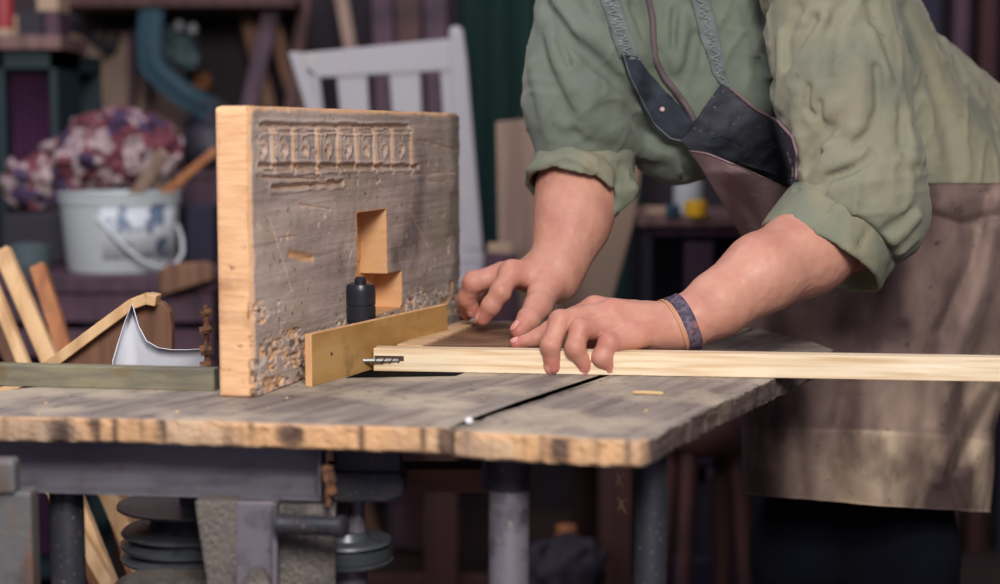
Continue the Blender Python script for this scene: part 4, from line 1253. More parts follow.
def patch(f, left, right, n, m, off, th, name, mt, par, wav=.004, label=None):
    o, g = ribbon(f, left, right, n, m, off, th, name, mt, par, wav)
    if label: o['label'] = label
    return o, g
A3 = lambda X, Y: (640 + X / 2.92, 50 + Y / 2.92)
M['denim'] = mat('dark_denim', (42, 48, 60), .85, layers=[('noise', (30, 30, 30), 5, .5, .68, (58, 64, 74), .6)], bump=SH_B)
# apron: one canvas surface from the chest to the hem, wrapped round the thighs
def yi(y, tab):
    return np.interp(y, [q[0] for q in tab], [q[1] for q in tab])
Ltab = [(140, 684), (150, 690), (165, 701), (200, 722), (238, 744), (300, 741), (400, 742), (470, 744), (495, 748), (520, 750)]
Rtab = [(140, 1062), (187, 1056), (300, 1030), (350, 1012), (400, 1001), (430, 994), (470, 993), (510, 989), (530, 988)]
ns, nt = 120, 150
ph = np.linspace(math.radians(-112), math.radians(112), ns)
top_t = [(684, 150), (700, 153), (735, 172), (770, 192), (800, 195), (870, 185), (920, 183), (1060, 183)]
bot_t = [(745, 494), (800, 499), (860, 504), (920, 508), (990, 512)]
PX = np.zeros((ns, nt)); PY = np.zeros((ns, nt)); DD = np.zeros((ns, nt))
sv = (np.sin(ph) + 1) / 2
for i in range(ns):
    x0 = 684 + (1060 - 684) * sv[i]; y0 = np.interp(x0, [q[0] for q in top_t], [q[1] for q in top_t]); y1 = np.interp(745 + 245 * sv[i], [q[0] for q in bot_t], [q[1] for q in bot_t])
    yy = np.linspace(y0, y1, nt)
    l_ = yi(yy, Ltab); r_ = yi(yy, Rtab)
    PX[i] = l_ + (r_ - l_) * sv[i]; PY[i] = yy
    tt_ = (yy - 150) / 350
    Dc_ = 2.235 + .03 * tt_; Rd = .175 - .01 * tt_
    DD[i] = Dc_ - Rd * np.cos(ph[i])
wob = fbm(np.stack([PX / 46, PY / 210, 0 * PX], -1), 3, 5)
rid = 1 - np.abs(noise(np.stack([PX / 60 + PY / 300, PY / 120, 0 * PX + 3], -1), 6)) * 2
DD = DD - .010 * wob - .006 * rid
def stroke2(pts, w, am):
    global DD
    P2_ = np.stack([PX, PY], -1)
    d = None
    for a, b in zip(pts[:-1], pts[1:]):
        a = np.asarray(a, float); b = np.asarray(b, float); e = b - a; t_ = np.clip(((P2_ - a) @ e) / (e @ e), 0, 1)
        q = np.linalg.norm(P2_ - a - t_[..., None] * e, axis=-1); d = q if d is None else np.minimum(d, q)
    DD = DD - am * np.exp(-(d / w) ** 2)
E6 = lambda X, Y: (740 + X / 2.73, 370 + Y / 2.73)
for pts, w, am in [([E6(300, 40), E6(260, 160), E6(240, 260), E6(270, 350)], 16, -.022), ([E6(330, 60), E6(350, 200), E6(380, 350)], 16, .012), ([E6(690, 60), E6(620, 190), E6(570, 290), E6(600, 380)], 7, -.014), ([E6(660, 60), E6(600, 180), E6(545, 300)], 8, .012),
                   ([E6(670, 200), E6(630, 280), E6(640, 380)], 7, .012), ([(1000, 200), (985, 280), (965, 330), (950, 370)], 9, .014), ([(985, 195), (970, 260), (940, 330)], 8, -.014), ([(930, 215), (960, 225), (1000, 215)], 7, -.01), ([(905, 330), (930, 370), (925, 420)], 9, -.007),
                   ([(760, 400), (770, 450), (765, 490)], 12, .010), ([(795, 400), (800, 460), (805, 495)], 10, -.010), ([(710, 175), (730, 205), (750, 240)], 8, .008), ([(730, 185), (755, 215), (765, 240)], 6, -.008)]:
    stroke2(pts, w, am)
# lower band: a second, paler thickness of canvas
DD = DD - .19 * np.clip((262 - PY) / 90, 0, 1) * np.clip((820 - PX) / 90, 0, 1)
bandy = np.interp(PX, [742, 860, 940, 1000], [428, 430, 434, 443])
hem = np.clip((PY - bandy) / 1.5, 0, 1)
DD = DD - .0025 * hem
G = P(PX, PY, 1.0) - np.array([0, 0, CAMZ]); G = G * DD[..., None] + np.array([0, 0, CAMZ])
mv = np.clip((262 - PY) / 30, 0, 1) * np.clip((800 - PX) / 30, 0, 1)
# hem attribute is weaker at the left, reaches above the band at right, mottled
hh = hem * np.clip((PX - 800) / 60, .25, 1) + .45 * np.clip((PX - 850) / 80, 0, 1) * np.clip((PY - 330) / 40, 0, 1) * (1 - hem)
hh = np.clip(hh * (1 + .5 * fbm(np.stack([PX / 40, PY / 40, 0 * PX], -1), 3, 8)), 0, 1)
mb = MB().sheet(G, -.0016)
ap = mb.build('apron', M['apron'], person, smooth=True, attrs={'hem': np.concatenate([hh.ravel()] * 2), 'mauve': np.concatenate([mv.ravel()] * 2)})
ap['label'] = 'long stained canvas apron, mauve-brown with a paler band at the hem'
# bib: two hanging lobes of dark cloth
bb, gb = patch(SF, [A3(240, 98), A3(200, 150), A3(160, 210), A3(120, 262), A3(140, 285)], [A3(262, 110), A3(340, 175), A3(400, 205), A3(445, 255), A3(458, 300), A3(456, 380)], 60, 44, .012, -.0022, 'apron_bib', M['bib'], ap, .010)
bb2, gb2 = patch(SF, [(622, 54), (628, 76), (640, 102), (652, 126), (668, 140), (682, 142)], [(638, 57), (650, 74), (668, 94), (684, 111), (692, 120), (693, 134)], 44, 24, .008, -.002, 'apron_pocket', M['denim'], bb, .006)
bb3, gb3 = patch(SF, [A3(135, 280), A3(200, 330), A3(290, 385), A3(370, 440)], [A3(240, 250), A3(300, 280), A3(380, 330), A3(458, 380)], 44, 24, .010, -.002, 'bib_lining', M['denim'], bb, .016)
q = gb2[26, 12]; r0 = q - np.array([0, 0, CAMZ]); r0 /= np.linalg.norm(r0)
MB().lathe(q - r0 * .001, [(0, 0), (.0030, 0), (.0030, .0012), (.0015, .0022), (0, .0022)], 16, axis=-r0).build('rivet', mat('pale_rivet', (200, 170, 170), .4), bb2, smooth=True)
def piping(g, rows, r_, name, m_, par):
    pts = rows; rr_ = pts - np.array([0, 0, CAMZ]); rr_ /= np.linalg.norm(rr_, axis=1, keepdims=True)
    MB().tube(pts - rr_ * .0015, r_, 8).build(name, m_, par, smooth=True)
M['mauvepipe'] = mat('mauve_piping', (116, 92, 98), .8)
piping(gb, gb[:, -1], .0018, 'piping', M['mauvepipe'], bb)
piping(gb2, gb2[:, 2], .0009, 'seam', M['strap'], bb2)

# ---------------------------------------------------------------- trousers, boots, hair
def fT(p):
    d = None
    for hip, kn, an in ((hipA, knA, anA), (hipB, knB, anB)):
        l_ = smin(cap(p, hip - np.array([.02, -.01, .02]), kn, .090, .078), cap(p, kn, an + np.array([0, 0, .0]), .080, .066), .03)
        d = l_ if d is None else smin(d, l_, .02)
    d = smin(d, cap(p, hipA + np.array([0, .03, 0]), hipB, .105, .105), .05)
    d = d - .004 * noise(p * np.array([16, 16, 8]), 3) - .003 * np.clip(1 - np.abs(noise(p * np.array([12, 12, 26]), 8)) * 2, 0, 1)
    return smax(smax(d, .055 - p[..., 2], .004), p[..., 2] - HEMZ + .03, .004)
VT, QT = surf_net(fT, (.15, 1.95, .03), (.90, 2.62, 1.0), .0085)
fast_mesh('trousers', VT, QT, M['trouser'], person)
for an in (anA, anB):
    f_ = lambda p: smax(smin(cap(p, an - np.array([-.03, 0, .035]), an + np.array([-.16, -.065, -.05]), .050, .042), cap(p, an - np.array([0, 0, .04]), an + np.array([0, 0, .03]), .050, .052), .03), .001 - p[..., 2], .003)
    VV, QQ = surf_net(f_, an - .27, an + .12, .006); fast_mesh('boot', VV, QQ, M['shoe'], person)
def fH(p):
    h = ell(p, hp(0, -.022, .042), (.084, .104, .104), HR) - .004 * noise((p - hc) @ HR * np.array([90, 30, 60]), 4)
    h = smax(h, -(ell(p, hp(0, .10, -.045), (.10, .085, .115), HR)), .012)
    return smax(h, -(((p - hc) @ HR)[..., 2] + .065), .01)
VV, QQ = surf_net(fH, hc - .17, hc + .17, .005); fast_mesh('hair', VV, QQ, M['hair'], person)
# ================================================================ what stands behind the bench
def slab(mb, pts, D, th, bev=.0):
    """board whose front face has the outline pts at distance D"""
    q = np.array([P(x, y, D) for x, y in pts])
    return mb.prism(q, (0, th, 0), bev)
def zq(y, D): return float(P(500, y, D)[2])
def xq(x, D): return float(P(x, 292, D)[0])
def wood(name, c, c2, rotz=0.0, sc=(40, 40, 4)):
    return mat(name, c, .65, layers=[('noise', sc, 5, .42, .64, c2, .85), ('noise', (9, 9, 9), 4, .56, .7, tuple(int(v * .7) for v in c2), .6)], bump=[('noise', sc, .3, .003)])
K = {}
K['teal'] = mat('dark_teal_paint', (30, 50, 56), .6); K['purple'] = mat('purple_cloth', (66, 30, 64), .9, layers=[('noise', (12, 12, 3), 4, .45, .65, (48, 20, 52), .8)])
K['pinkwood'] = wood('pink_brown_board', (124, 96, 92), (92, 66, 66)); K['beige'] = wood('beige_board', (154, 130, 114), (128, 106, 94)); K['brown'] = wood('brown_stick_wood', (128, 92, 70), (92, 64, 52))
K['purplewood'] = wood('purple_brown_wood', (84, 58, 72), (58, 42, 56)); K['redwood'] = wood('red_brown_wood', (84, 52, 50), (58, 38, 40)); K['palew'] = wood('pale_plank_wood', (222, 186, 140), (190, 148, 104)); K['orangew'] = wood('orange_plank_wood', (176, 118, 76), (140, 86, 56))
K['white'] = mat('worn_white_paint', (164, 162, 168), .55, layers=[('noise', (14, 14, 14), 4, .6, .7, (176, 168, 164), .7)])
K['plastic'] = mat('white_plastic', (186, 194, 196), .4); K['label'] = mat('bucket_label', (200, 206, 212), .5, layers=[('cells', (46, 46, 40), 0, .72, .76, (70, 96, 124), .9), ('noise', (30, 30, 60), 3, .58, .62, (130, 134, 150), .8)])
K['green'] = mat('dark_green_cloth', (16, 48, 44), .9); K['black'] = mat('black_plastic', (42, 40, 52), .5); K['dark'] = mat('dark_grey_paint', (44, 40, 50), .7)
K['blue'] = mat('petrol_blue_webbing', (30, 64, 78), .6); K['red'] = mat('red_tin_paint', (150, 52, 54), .45); K['yellow'] = mat('yellow_paint', (224, 172, 34), .5); K['orange'] = mat('orange_tape', (150, 98, 66), .7)
K['mauve'] = mat('dull_mauve_paint', (62, 42, 56), .7)
K['paper'] = mat('white_sheet', (222, 224, 234), .6); K['cream'] = mat('cream_cardboard', (172, 148, 124), .8); K['navy'] = mat('navy_paint', (36, 34, 56), .7); K['redp'] = mat('dark_red_paint', (60, 28, 32), .6)
K['bluegrey'] = mat('blue_grey_mesh', (104, 124, 128), .6, layers=[('voronoi', (60, 60, 60), 0, .2, .5, (58, 76, 84), .9)])
K['rag'] = mat('red_and_white_knit', (112, 60, 70), .9, layers=[('cells', (34, 34, 34), 0, .60, .64, (176, 156, 158), 1), ('cells', (30, 30, 30), 0, .78, .8, (62, 54, 88), .9), ('noise', (60, 60, 60), 3, .55, .62, (84, 34, 46), .7)], bump=[('voronoi', (34, 34, 34), .8, .02)])

# --- left: cabinet with things on top
D = 3.70
cab = empty('cabinet', (xq(-10, D), D + .2, 0), 'dark teal cabinet with a purple curtain at the far left, pale board on top', 'cabinet')
b = MB(); x0, x1 = xq(-70, D), xq(62, D); z1 = zq(50, D)
b.box((x0, D, 0), (x0 + .03, D + .42, z1)); b.box((x1 - .014, D, 0), (x1, D + .20, z1)); b.box((x0, D + .40, 0), (x1, D + .42, z1)); b.box((x0, D, z1 - .04), (x1, D + .42, z1)); b.box((x0, D, .05), (x1, D + .42, .09)); b.box((xq(3, D), D, .05), (xq(10, D), D + .03, z1))
b.build('carcass', K['teal'], cab)
g = np.zeros((30, 8, 3))
for i in range(30):
    for j in range(8): g[i, j] = (xq(11, D) + (x1 - .016 - xq(11, D)) * i / 29, D + .03 + .008 * math.sin(i * 1.3), .10 + (z1 - .15) * j / 7)
MB().sheet(g, .003).build('curtain', K['purple'], cab, smooth=True)
MB().box((x0 - .01, D - .03, z1), (xq(70, D), D + .21, zq(36, D)), .003).build('top_board', K['pinkwood'], cab)
zt = zq(36, D)
def tin(px, r, y0, D, name, m, lab, cat, z=None, lid=True, y1=None):
    c = np.array([xq(px, D), D, z if z is not None else zq(y1, D)]); h = zq(y0, D) - c[2]; R_ = W(r, D)
    e = empty(name, c, lab, cat)
    MB().lathe(c, [(0, .0), (R_ * .97, 0), (R_, .003), (R_, h * .95), (R_ * .96, h * .97), (0, h * .97)], 32).build('body', m, e, auto=35)
    if lid: MB().lathe(c, [(0, h * .97), (R_ * 1.04, h * .97), (R_ * 1.04, h), (R_ * .9, h), (0, h * .985)], 32).build('lid', K['plastic'], e, auto=35)
    return e
D = 3.8
tin(12, 9.5, -12, D, 'paint_tin', K['red'], 'red tin with a pale lower band, on top of the teal cabinet', 'tin', z=zt)
c = np.array([xq(12, D), D, zt]); MB().lathe(c, [(W(9.9, D), .004), (W(9.9, D), .022), (W(9.6, D), .022), (W(9.6, D), .004)], 32).build('label_band', K['cream'], bpy.data.objects['paint_tin'])
tin(26, 4.5, 16, D, 'glue_bottle', K['cream'], 'small cream bottle between the red tin and the dark box', 'bottle', z=zt)
o = MB().box((xq(32, D), D - .06, zt), (xq(56, D), D + .06, zq(13, D)), .004).build('storage_box', K['dark']); tag(o, 'dark box on top of the teal cabinet, under the cream carton', 'box')
o = MB().box((xq(50, D) , D - .05, zq(13, D) + .0005), (xq(71, D), D + .05, zq(-6, D)), .003).build('carton', K['cream']); tag(o, 'small cream carton lying across the dark box on the cabinet', 'carton')
o = MB().box((xq(57, D), D - .05, zt), (xq(71, D), D + .05, zq(13.2, D)), .003).build('storage_box', K['purplewood']); tag(o, 'little brown box beside the dark box, under the cream carton', 'box')

# --- tool panel on the wall
D = 4.565
o = slab(MB(), [(62, 34), (184, 30), (186, 190), (60, 190)], D, .03, .003).build('wooden_board', K['beige']); tag(o, 'beige wooden panel on the back wall behind the red and white bundle', 'panel')
for i, (x, w_, y0, y1, m) in enumerate(((131, 8, 30, 112, 'purplewood'), (147, 5, 50, 125, 'purplewood'), (103, 4, 20, 60, 'dark'))):
    o = MB().prism([P(x - w_ / 2, y0, D - .04), P(x + w_ / 2, y0, D - .04), P(x + w_ / 2 - 1, y1, D - .04), P(x - w_ / 2 + 1, y1, D - .04)], (0, .035, 0), .002).build('wooden_stick', K[m])
    tag(o, ('broad dark stick hung on the middle of the beige panel', 'narrow dark stick hung nearest the blue webbing', 'short dark stick hung above the red and white bundle')[i], 'stick')
pin = empty('pincers', P(98, 40, 4.42), 'dark pincers with open jaws hanging high on the beige panel', 'pincers')
b = MB(); b.tube([P(72, 26, 4.55), P(86, 34, 4.55), P(102, 46, 4.55), P(112, 52, 4.55)], [.008, .012, .016, .010], 12); b.build('jaw', K['dark'], pin, smooth=True)
b = MB(); b.tube([P(120, 24, 4.54), P(116, 38, 4.54), P(112, 50, 4.54), P(106, 53, 4.54)], [.008, .010, .014, .008], 12); b.build('jaw', K['dark'], pin, smooth=True)
# upper shelf on the wall
o = MB().box((xq(60, 4.3), 4.25, zq(8, 4.3)), (xq(300, 4.3), 4.6, zq(-2, 4.3)), .003).build('wall_shelf', K['redwood']); tag(o, 'red-brown shelf along the top of the back wall above the tools', 'shelf')
# blue webbing
D = 4.27
pts = np.array([P(151, 6, D), P(148, 34, D), P(149, 64, D), P(164, 80, D), P(186, 97, D), P(213, 112, D + .02)])
g = np.zeros((26, 5, 3)); t_ = np.linspace(0, 5, 26)
cen = np.stack([np.interp(t_, range(6), pts[:, k]) for k in range(3)], -1); tan = np.gradient(cen, axis=0); tan /= np.linalg.norm(tan, axis=1, keepdims=True)
side = np.cross(tan, (0, 1, 0)); side /= np.linalg.norm(side, axis=1, keepdims=True)
for j in range(5): g[:, j] = cen + side * (j / 4 - .5) * .062 + np.array([0, .006, 0]) * math.sin(j * 2)
o = MB().sheet(g, .008).build('blue_webbing', K['blue'], smooth=True); tag(o, 'petrol blue webbing bent at an angle, hanging in front of the tools', 'webbing strap')
q = P(180, 45, 4.42)
f = lambda p: smin(ell(p, q, (.045, .035, .058)), ell(p, P(190, 58, 4.42), (.028, .03, .035)), .02) + .010 * noise(p * 55, 3)
V_, Q_ = surf_net(f, q - .1, q + .1, .005); o = fast_mesh('net_bag', V_, Q_, K['bluegrey']); tag(o, 'lumpy blue-grey net bag hanging beside the blue webbing', 'bag'); netbag = o
for i, (x, y) in enumerate(((179, 26), (193, 29))):  # small pale blobs standing in for bright highlights on the bag
    o = MB().lathe(P(x, y, 4.36), [(0, -.014), (.008, -.012), (.0105, -.004), (.0105, .006), (.006, .013), (0, .015)], 20).build('bag_highlight', K['white'], netbag, smooth=True)
o = MB().lathe(P(201, 81, 4.575), [(.012, 0), (.024, 0), (.024, .022), (.012, .022), (.012, 0)], 28, axis=(.2, 1, 0)).build('tape_roll', K['orange'], auto=35); tag(o, 'small orange tape roll hanging just above the blue webbing', 'tape roll')
# black kettle on a dark crate
D = 3.75
cr = empty('crate', (xq(230, D), D + .1, 0), 'tall dark crate behind the carved block, carrying the black kettle', 'crate')
b = MB()
for k in range(5):
    z0 = .05 + k * .185; b.box((xq(186, D), D, z0), (xq(300, D), D + .02, z0 + .165), .002); b.box((xq(186, D), D + .28, z0), (xq(300, D), D + .30, z0 + .165), .002)
    b.box((xq(186, D), D + .02, z0), (xq(186, D) + .02, D + .28, z0 + .165), .002); b.box((xq(300, D) - .02, D + .02, z0), (xq(300, D), D + .28, z0 + .165), .002)
b.build('slats', K['purplewood'], cr)
ztc = .05 + 4 * .185 + .165
MB().box((xq(184, D), D - .005, ztc), (xq(302, D), D + .305, ztc + .016), .002).build('lid', K['purplewood'], cr)
c = np.array([xq(206, D), D + .1, ztc + .016]); ket = empty('kettle', c, 'round black kettle standing on the dark crate', 'kettle')
MB().lathe(c, [(0, 0), (.055, 0), (.068, .02), (.072, .05), (.062, .085), (.04, .105), (.03, .108), (0, .108)], 36).build('body', K['black'], ket, smooth=True)
MB().lathe(c, [(0, .107), (.032, .107), (.030, .116), (.008, .12), (.010, .132), (0, .134)], 24).build('lid', K['black'], ket, smooth=True)
MB().tube([c + np.array([.064, 0, .05]), c + np.array([.095, 0, .07]), c + np.array([.11, 0, .098])], [.014, .010, .008], 12).build('spout', K['black'], ket, smooth=True)
MB().tube([c + np.array([.055 * math.cos(a_), 0, .09 + .065 * math.sin(a_)]) for a_ in np.linspace(.2, math.pi - .2, 14)], .005, 8).build('handle', K['black'], ket, smooth=True)

# sticks and boards leaning on the back wall
lean = [(238, 252, 8, 262, 106, 'brown', 'brown board leaning left of the pale sticks above the block'),
        (262, 276, 10, 318, 190, 'brown', 'slanting brown stick running down behind the white chair'),
        (300, 312, -6, 286, 110, 'redwood', 'dark slanting stick crossing left of the white chair'),
        (334, 346, -10, 366, 160, 'beige', 'beige stick rising behind the top rail of the white chair'),
        (372, 392, -10, 380, 190, 'purplewood', 'first of the dark boards behind the white chair, from the left'),
        (396, 420, -10, 402, 190, 'redwood', 'red-brown board behind the middle of the white chair'),
        (424, 446, -10, 430, 190, 'purplewood', 'dark board behind the right end of the chair rail'),
        (268, 284, -10, 240, 120, 'purplewood', 'dark board leaning behind the crossed brown sticks')]
for i, (xa, xb, ya, xc, yc, m, lab) in enumerate(lean):
    D0 = 4.48 - .02 * i; w_ = xb - xa
    a = P((xa + xb) / 2, ya, D0); e = P(xc + w_ / 2, yc, D0 - .04)
    k = a[2] / (a[2] - e[2]); foot = a + (e - a) * k; foot[1] = D0 - .28; foot[2] = .012
    o = MB().bar(foot, a, W(w_, D0), .018, .002, up=(0, -1, 0)).build('wooden_board', K[m]); tag(o, lab, 'board')

# --- green cloth hung on the back wall
g = np.zeros((60, 20, 3)); D = 4.5
for i in range(60):
    for j in range(20): g[i, j] = (xq(462, D) + (xq(640, D) - xq(462, D)) * i / 59, D + .02 * math.sin(i * .8) + .01 * math.sin(i * 2.1 + j * .2), zq(-40, D) + (zq(330, D) - zq(-40, D)) * j / 19)
o = MB().sheet(g, .004).build('green_cloth', K['green'], smooth=True); tag(o, 'dark green cloth hanging on the back wall behind the person', 'cloth')

# --- low rear bench with red-brown legs, the white chair stands on it
D = 3.25; BZ = .60
rb = empty('rear_bench', (xq(480, D), D + .25, 0), 'low rear bench with red-brown legs seen under the main bench', 'bench')
MB().box((xq(300, D), D, BZ - .04), (xq(636, D), D + .62, BZ), .004).build('top', K['redwood'], rb)
for x, dy in ((440, 0), (618, 0), (318, 0), (440, .5), (592, .5)):
    w_ = 34 if x != 318 else 26
    MB().box((xq(x - w_ / 2, D + dy), D + .02 + dy, 0), (xq(x + w_ / 2, D + dy), D + .08 + dy, BZ - .04), .003).build('leg', K['redwood'], rb)
MB().box((xq(318, D), D + .03, .10), (xq(640, D), D + .05, .17), .002).build('rail', K['redwood'], rb)

D = 3.42
ch = empty('white_chair', (xq(385, D), D, BZ), 'white painted slat-back chair standing on the rear bench behind the block', 'chair')
def sl(name, pts, D_, th, m=K['white'], par=ch, bev=.003): return slab(MB(), pts, D_, th, bev).build(name, m, par)
sl('top_rail', [(292, 54), (456, 38), (458, 70), (318, 78)], D, .026)
b = MB(); slab(b, [(449, 30), (463, 30), (467, 60), (472, 120), (483, 250), (463, 250), (452, 120)], D - .006, .036, .004); b.lathe(P(456, 31, D + .012), [(0, -.01), (.012, -.01), (.015, .0), (.010, .008), (0, .011)], 16); b.build('back_post', K['white'], ch)
b = MB(); slab(b, [(288, 52), (301, 52), (322, 110), (340, 250), (322, 250), (306, 110)], D - .006, .036, .004); b.build('back_post', K['white'], ch)
for pts in ([(300, 74), (319, 74), (330, 160), (338, 250), (326, 250), (312, 160)], [(336, 72), (367, 72), (372, 160), (376, 250), (352, 250), (345, 160)], [(389, 70), (420, 68), (424, 160), (428, 250), (402, 250), (396, 160)], [(440, 66), (455, 64), (462, 160), (468, 250), (452, 250), (446, 160)]):
    sl('slat', pts, D + .004, .014)
sl('lower_rail', [(326, 236), (482, 236), (484, 262), (326, 262)], D - .002, .022)
zs_ = zq(262, D)
MB().box((xq(322, D), D - .34, zs_ - .03), (xq(484, D), D + .03, zs_), .006).build('seat', K['white'], ch)
for x in (326, 470):
    for y in (D - .33, D - .01): MB().box((xq(x, D), y, BZ), (xq(x + 13, D), y + .03, zs_ - .03), .003).build('leg', K['white'], ch)

# --- leaning sheets between chair and person
D = 3.30
o = slab(MB(), [(496, 122), (534, 118), (556, 232), (564, 361), (500, 361)], D, .014, .002).build('leaning_board', K['beige']); tag(o, 'tall beige board standing just right of the white chair', 'board')
o = slab(MB(), [(530, 150), (644, 150), (634, 222), (604, 330), (598, 358), (540, 358)], D + .05, .014, .002).build('leaning_board', K['cream']); tag(o, 'wide cream board with a slanting right side, behind the far forearm', 'board')
o = MB().bar(P(488, 248.5, 3.275), P(512, 248.5, 3.275), .022, .022, .002).build('wood_offcut', K['cream']); tag(o, 'cream offcut of wood at the foot of the beige board', 'offcut')
o = slab(MB(), [(484, 252), (518, 254), (518, 365), (484, 365)], 3.26, .03, .004).build('storage_box', K['purplewood']); tag(o, 'narrow brown box on the rear bench under the cream offcut', 'box')

# --- dark side cabinet with the paint pot
D = 3.35
sc_ = empty('side_cabinet', (xq(700, D), D + .2, 0), 'low dark cabinet with a purple door seen between the two arms', 'cabinet')
ztop = zq(216, D)
b = MB(); x0, x1 = xq(642, D), xq(800, D)
b.box((x0, D, 0), (x0 + .02, D + .4, ztop - .02)); b.box((x1 - .02, D, 0), (x1, D + .4, ztop - .02)); b.box((x0, D + .38, 0), (x1, D + .4, ztop - .02)); b.box((x0, D, .38), (x1, D + .4, .40)); b.box((x0, D + .001, .0), (x1, D + .02, .34)); b.build('carcass', K['black'], sc_)
MB().box((x0 - .01, D - .02, ztop - .02), (x1 + .01, D + .41, ztop), .002).build('top', K['pinkwood'], sc_)
MB().box((x0 + .02, D + .004, zq(236, D)), (x1 - .02, D + .02, ztop - .02), .002).build('drawer', K['purplewood'], sc_)
MB().box((xq(684, D), D - .012, zq(330, D)), (xq(712, D), D + .01, zq(242, D)), .002).build('door', K['mauve'], sc_)
D = 3.42
pot = tin(687, 14.5, 180, D, 'paint_pot', K['plastic'], 'white paint pot with yellow and blue marks, on the dark side cabinet', 'pot', z=ztop, lid=False)
c = np.array([xq(687, D), D, ztop]); R_ = W(14.5, D)
b = MB(); V_ = []; n = 20
for k in range(n + 1):
    a_ = math.radians(-110 + 120 * k / n)
    for r_, z in ((R_ * 1.02, .004), (R_ * 1.02, .028), (R_ * .98, .028), (R_ * .98, .004)): V_.append(c + np.array([r_ * math.cos(a_), r_ * math.sin(a_), z]))
b.add(V_, [(i * 4 + k, i * 4 + (k + 1) % 4, (i + 1) * 4 + (k + 1) % 4, (i + 1) * 4 + k) for i in range(n) for k in range(4)]); b.build('yellow_label', K['yellow'], pot)
o = tin(696, 10, 200, D - .09, 'paint_jar', K['yellow'], 'little yellow jar in front of the white paint pot', 'jar', z=ztop, lid=False)
o = MB().lathe(np.array([xq(672, D - .09), D - .09, ztop]), [(0, 0), (.014, 0), (.015, .012), (.012, .024), (0, .024)], 20).build('cap', K['blue'], auto=35); tag(o, 'small blue cap left of the yellow jar on the side cabinet', 'cap')
o = MB().bar(np.array([xq(640, D), D - .03, ztop + .009]), np.array([xq(668, D), D - .05, ztop + .009]), .03, .018, .003).build('wood_offcut', K['cream']); tag(o, 'small tan offcut lying at the left end of the side cabinet', 'offcut')

# --- potting bench at the left with the white bucket
D = 3.15; CZ = zq(277, D)
sb = empty('plank_bench', (xq(130, D), D + .3, 0), 'rough purple-brown plank bench at the left carrying the white bucket', 'bench')
MB().box((xq(-60, D), D, CZ - .03), (xq(214, D), D + .55, CZ), .003).build('top', K['purplewood'], sb)
b = MB(); slab(b, [(-60, 290), (212, 290), (212, 322), (-60, 322)], D + .01, .02, .002); slab(b, [(-60, 330), (212, 330), (212, 356), (-60, 356)], D + .01, .02, .002); b.build('front_boards', K['purplewood'], sb)
for x in (-50, 196):
    MB().box((xq(x, D), D + .04, 0), (xq(x + 14, D), D + .08, CZ - .03), .002).build('leg', K['purplewood'], sb)
o = slab(MB(), [(158, 272), (166, 265), (206, 262), (212, 268), (212, 280), (160, 296)], D - .045, .04, .003).build('wood_offcut', K['brown']); tag(o, 'rough brown offcut at the right front corner of the plank bench', 'offcut')
D = 3.32; c = np.array([xq(122, D), D, CZ]); R_ = W(59.5, D); hb = zq(192, D) - CZ
bk = empty('bucket', c, 'white plastic bucket with a faded label, sticks and rags in it', 'bucket')
MB().lathe(c, [(0, .0), (R_ * .86, 0), (R_ * .885, .006), (R_ * .985, hb * .88), (R_ * 1.02, hb * .88), (R_ * 1.02, hb * .92), (R_ * .99, hb * .925), (R_ * 1.0, hb * .97), (R_ * 1.03, hb * .975), (R_ * 1.03, hb), (R_ * .97, hb), (R_ * .96, hb * .9), (R_ * .84, .012), (0, .012)], 56).build('body', K['plastic'], bk, auto=35)
b = MB(); V_ = []; n = 26
for k in range(n + 1):
    a_ = math.radians(-96 + 82 * k / n)
    for z in (.18, .86):
        r_ = R_ * (.885 + .1 * z / .88 + .006); V_.append(c + np.array([r_ * math.cos(a_), r_ * math.sin(a_), hb * z])); r_ -= .002; V_.append(c + np.array([r_ * math.cos(a_), r_ * math.sin(a_), hb * z]))
Fc = []
for k in range(n):
    i = k * 4; Fc += [(i, i + 4, i + 6, i + 2), (i + 1, i + 3, i + 7, i + 5), (i, i + 1, i + 5, i + 4), (i + 2, i + 6, i + 7, i + 3)]
b.add(V_, Fc); b.build('label', K['label'], bk, smooth=True)
hp_ = [P(86, 206, D - R_ * .80), P(104, 226, D - R_ * 1.03), P(124, 246, D - R_ * 1.12), P(140, 260, D - R_ * 1.08), P(158, 268, D - R_ * .9), P(174, 266, D - R_ * .6), P(183, 254, D - R_ * .35), P(182, 238, D - R_ * .1), P(177, 224, D)]
hp_ = np.array(hp_); tt2 = np.linspace(0, 8, 50); hs_ = np.stack([np.interp(tt2, range(9), hp_[:, k]) for k in range(3)], -1)
for _ in range(4): hs_[1:-1] = (hs_[:-2] + hs_[2:] + hs_[1:-1] * 2) / 4
MB().tube(hs_, .0042, 10).build('handle', K['plastic'], bk, smooth=True)
def stick(a, b_, w_, th, m, lab, name='wooden_stick'):
    o = MB().bar(a, b_, w_, th, .003, up=(0, -1, 0)).build(name, m); return tag(o, lab, 'stick')
stick(P(124, 212, 3.30), P(165, 152, 3.24), .026, .012, K['beige'], 'flat pale stick slanting out of the white bucket', 'paint_stick')
stick(P(150, 206, 3.32), P(216, 150, 3.30), .017, .012, K['orangew'], 'orange wooden handle slanting out of the bucket towards the block', 'wooden_stick')
q = P(104, 156, 3.50)
f = lambda p: smin(smin(ell(p, P(128, 150, 3.56), (.115, .10, .088)), ell(p, P(92, 158, 3.55), (.085, .08, .062)), .05), ell(p, P(40, 184, 3.52), (.075, .07, .060)), .05) + .016 * noise(p * 34, 3) + .006 * noise(p * 80, 5)
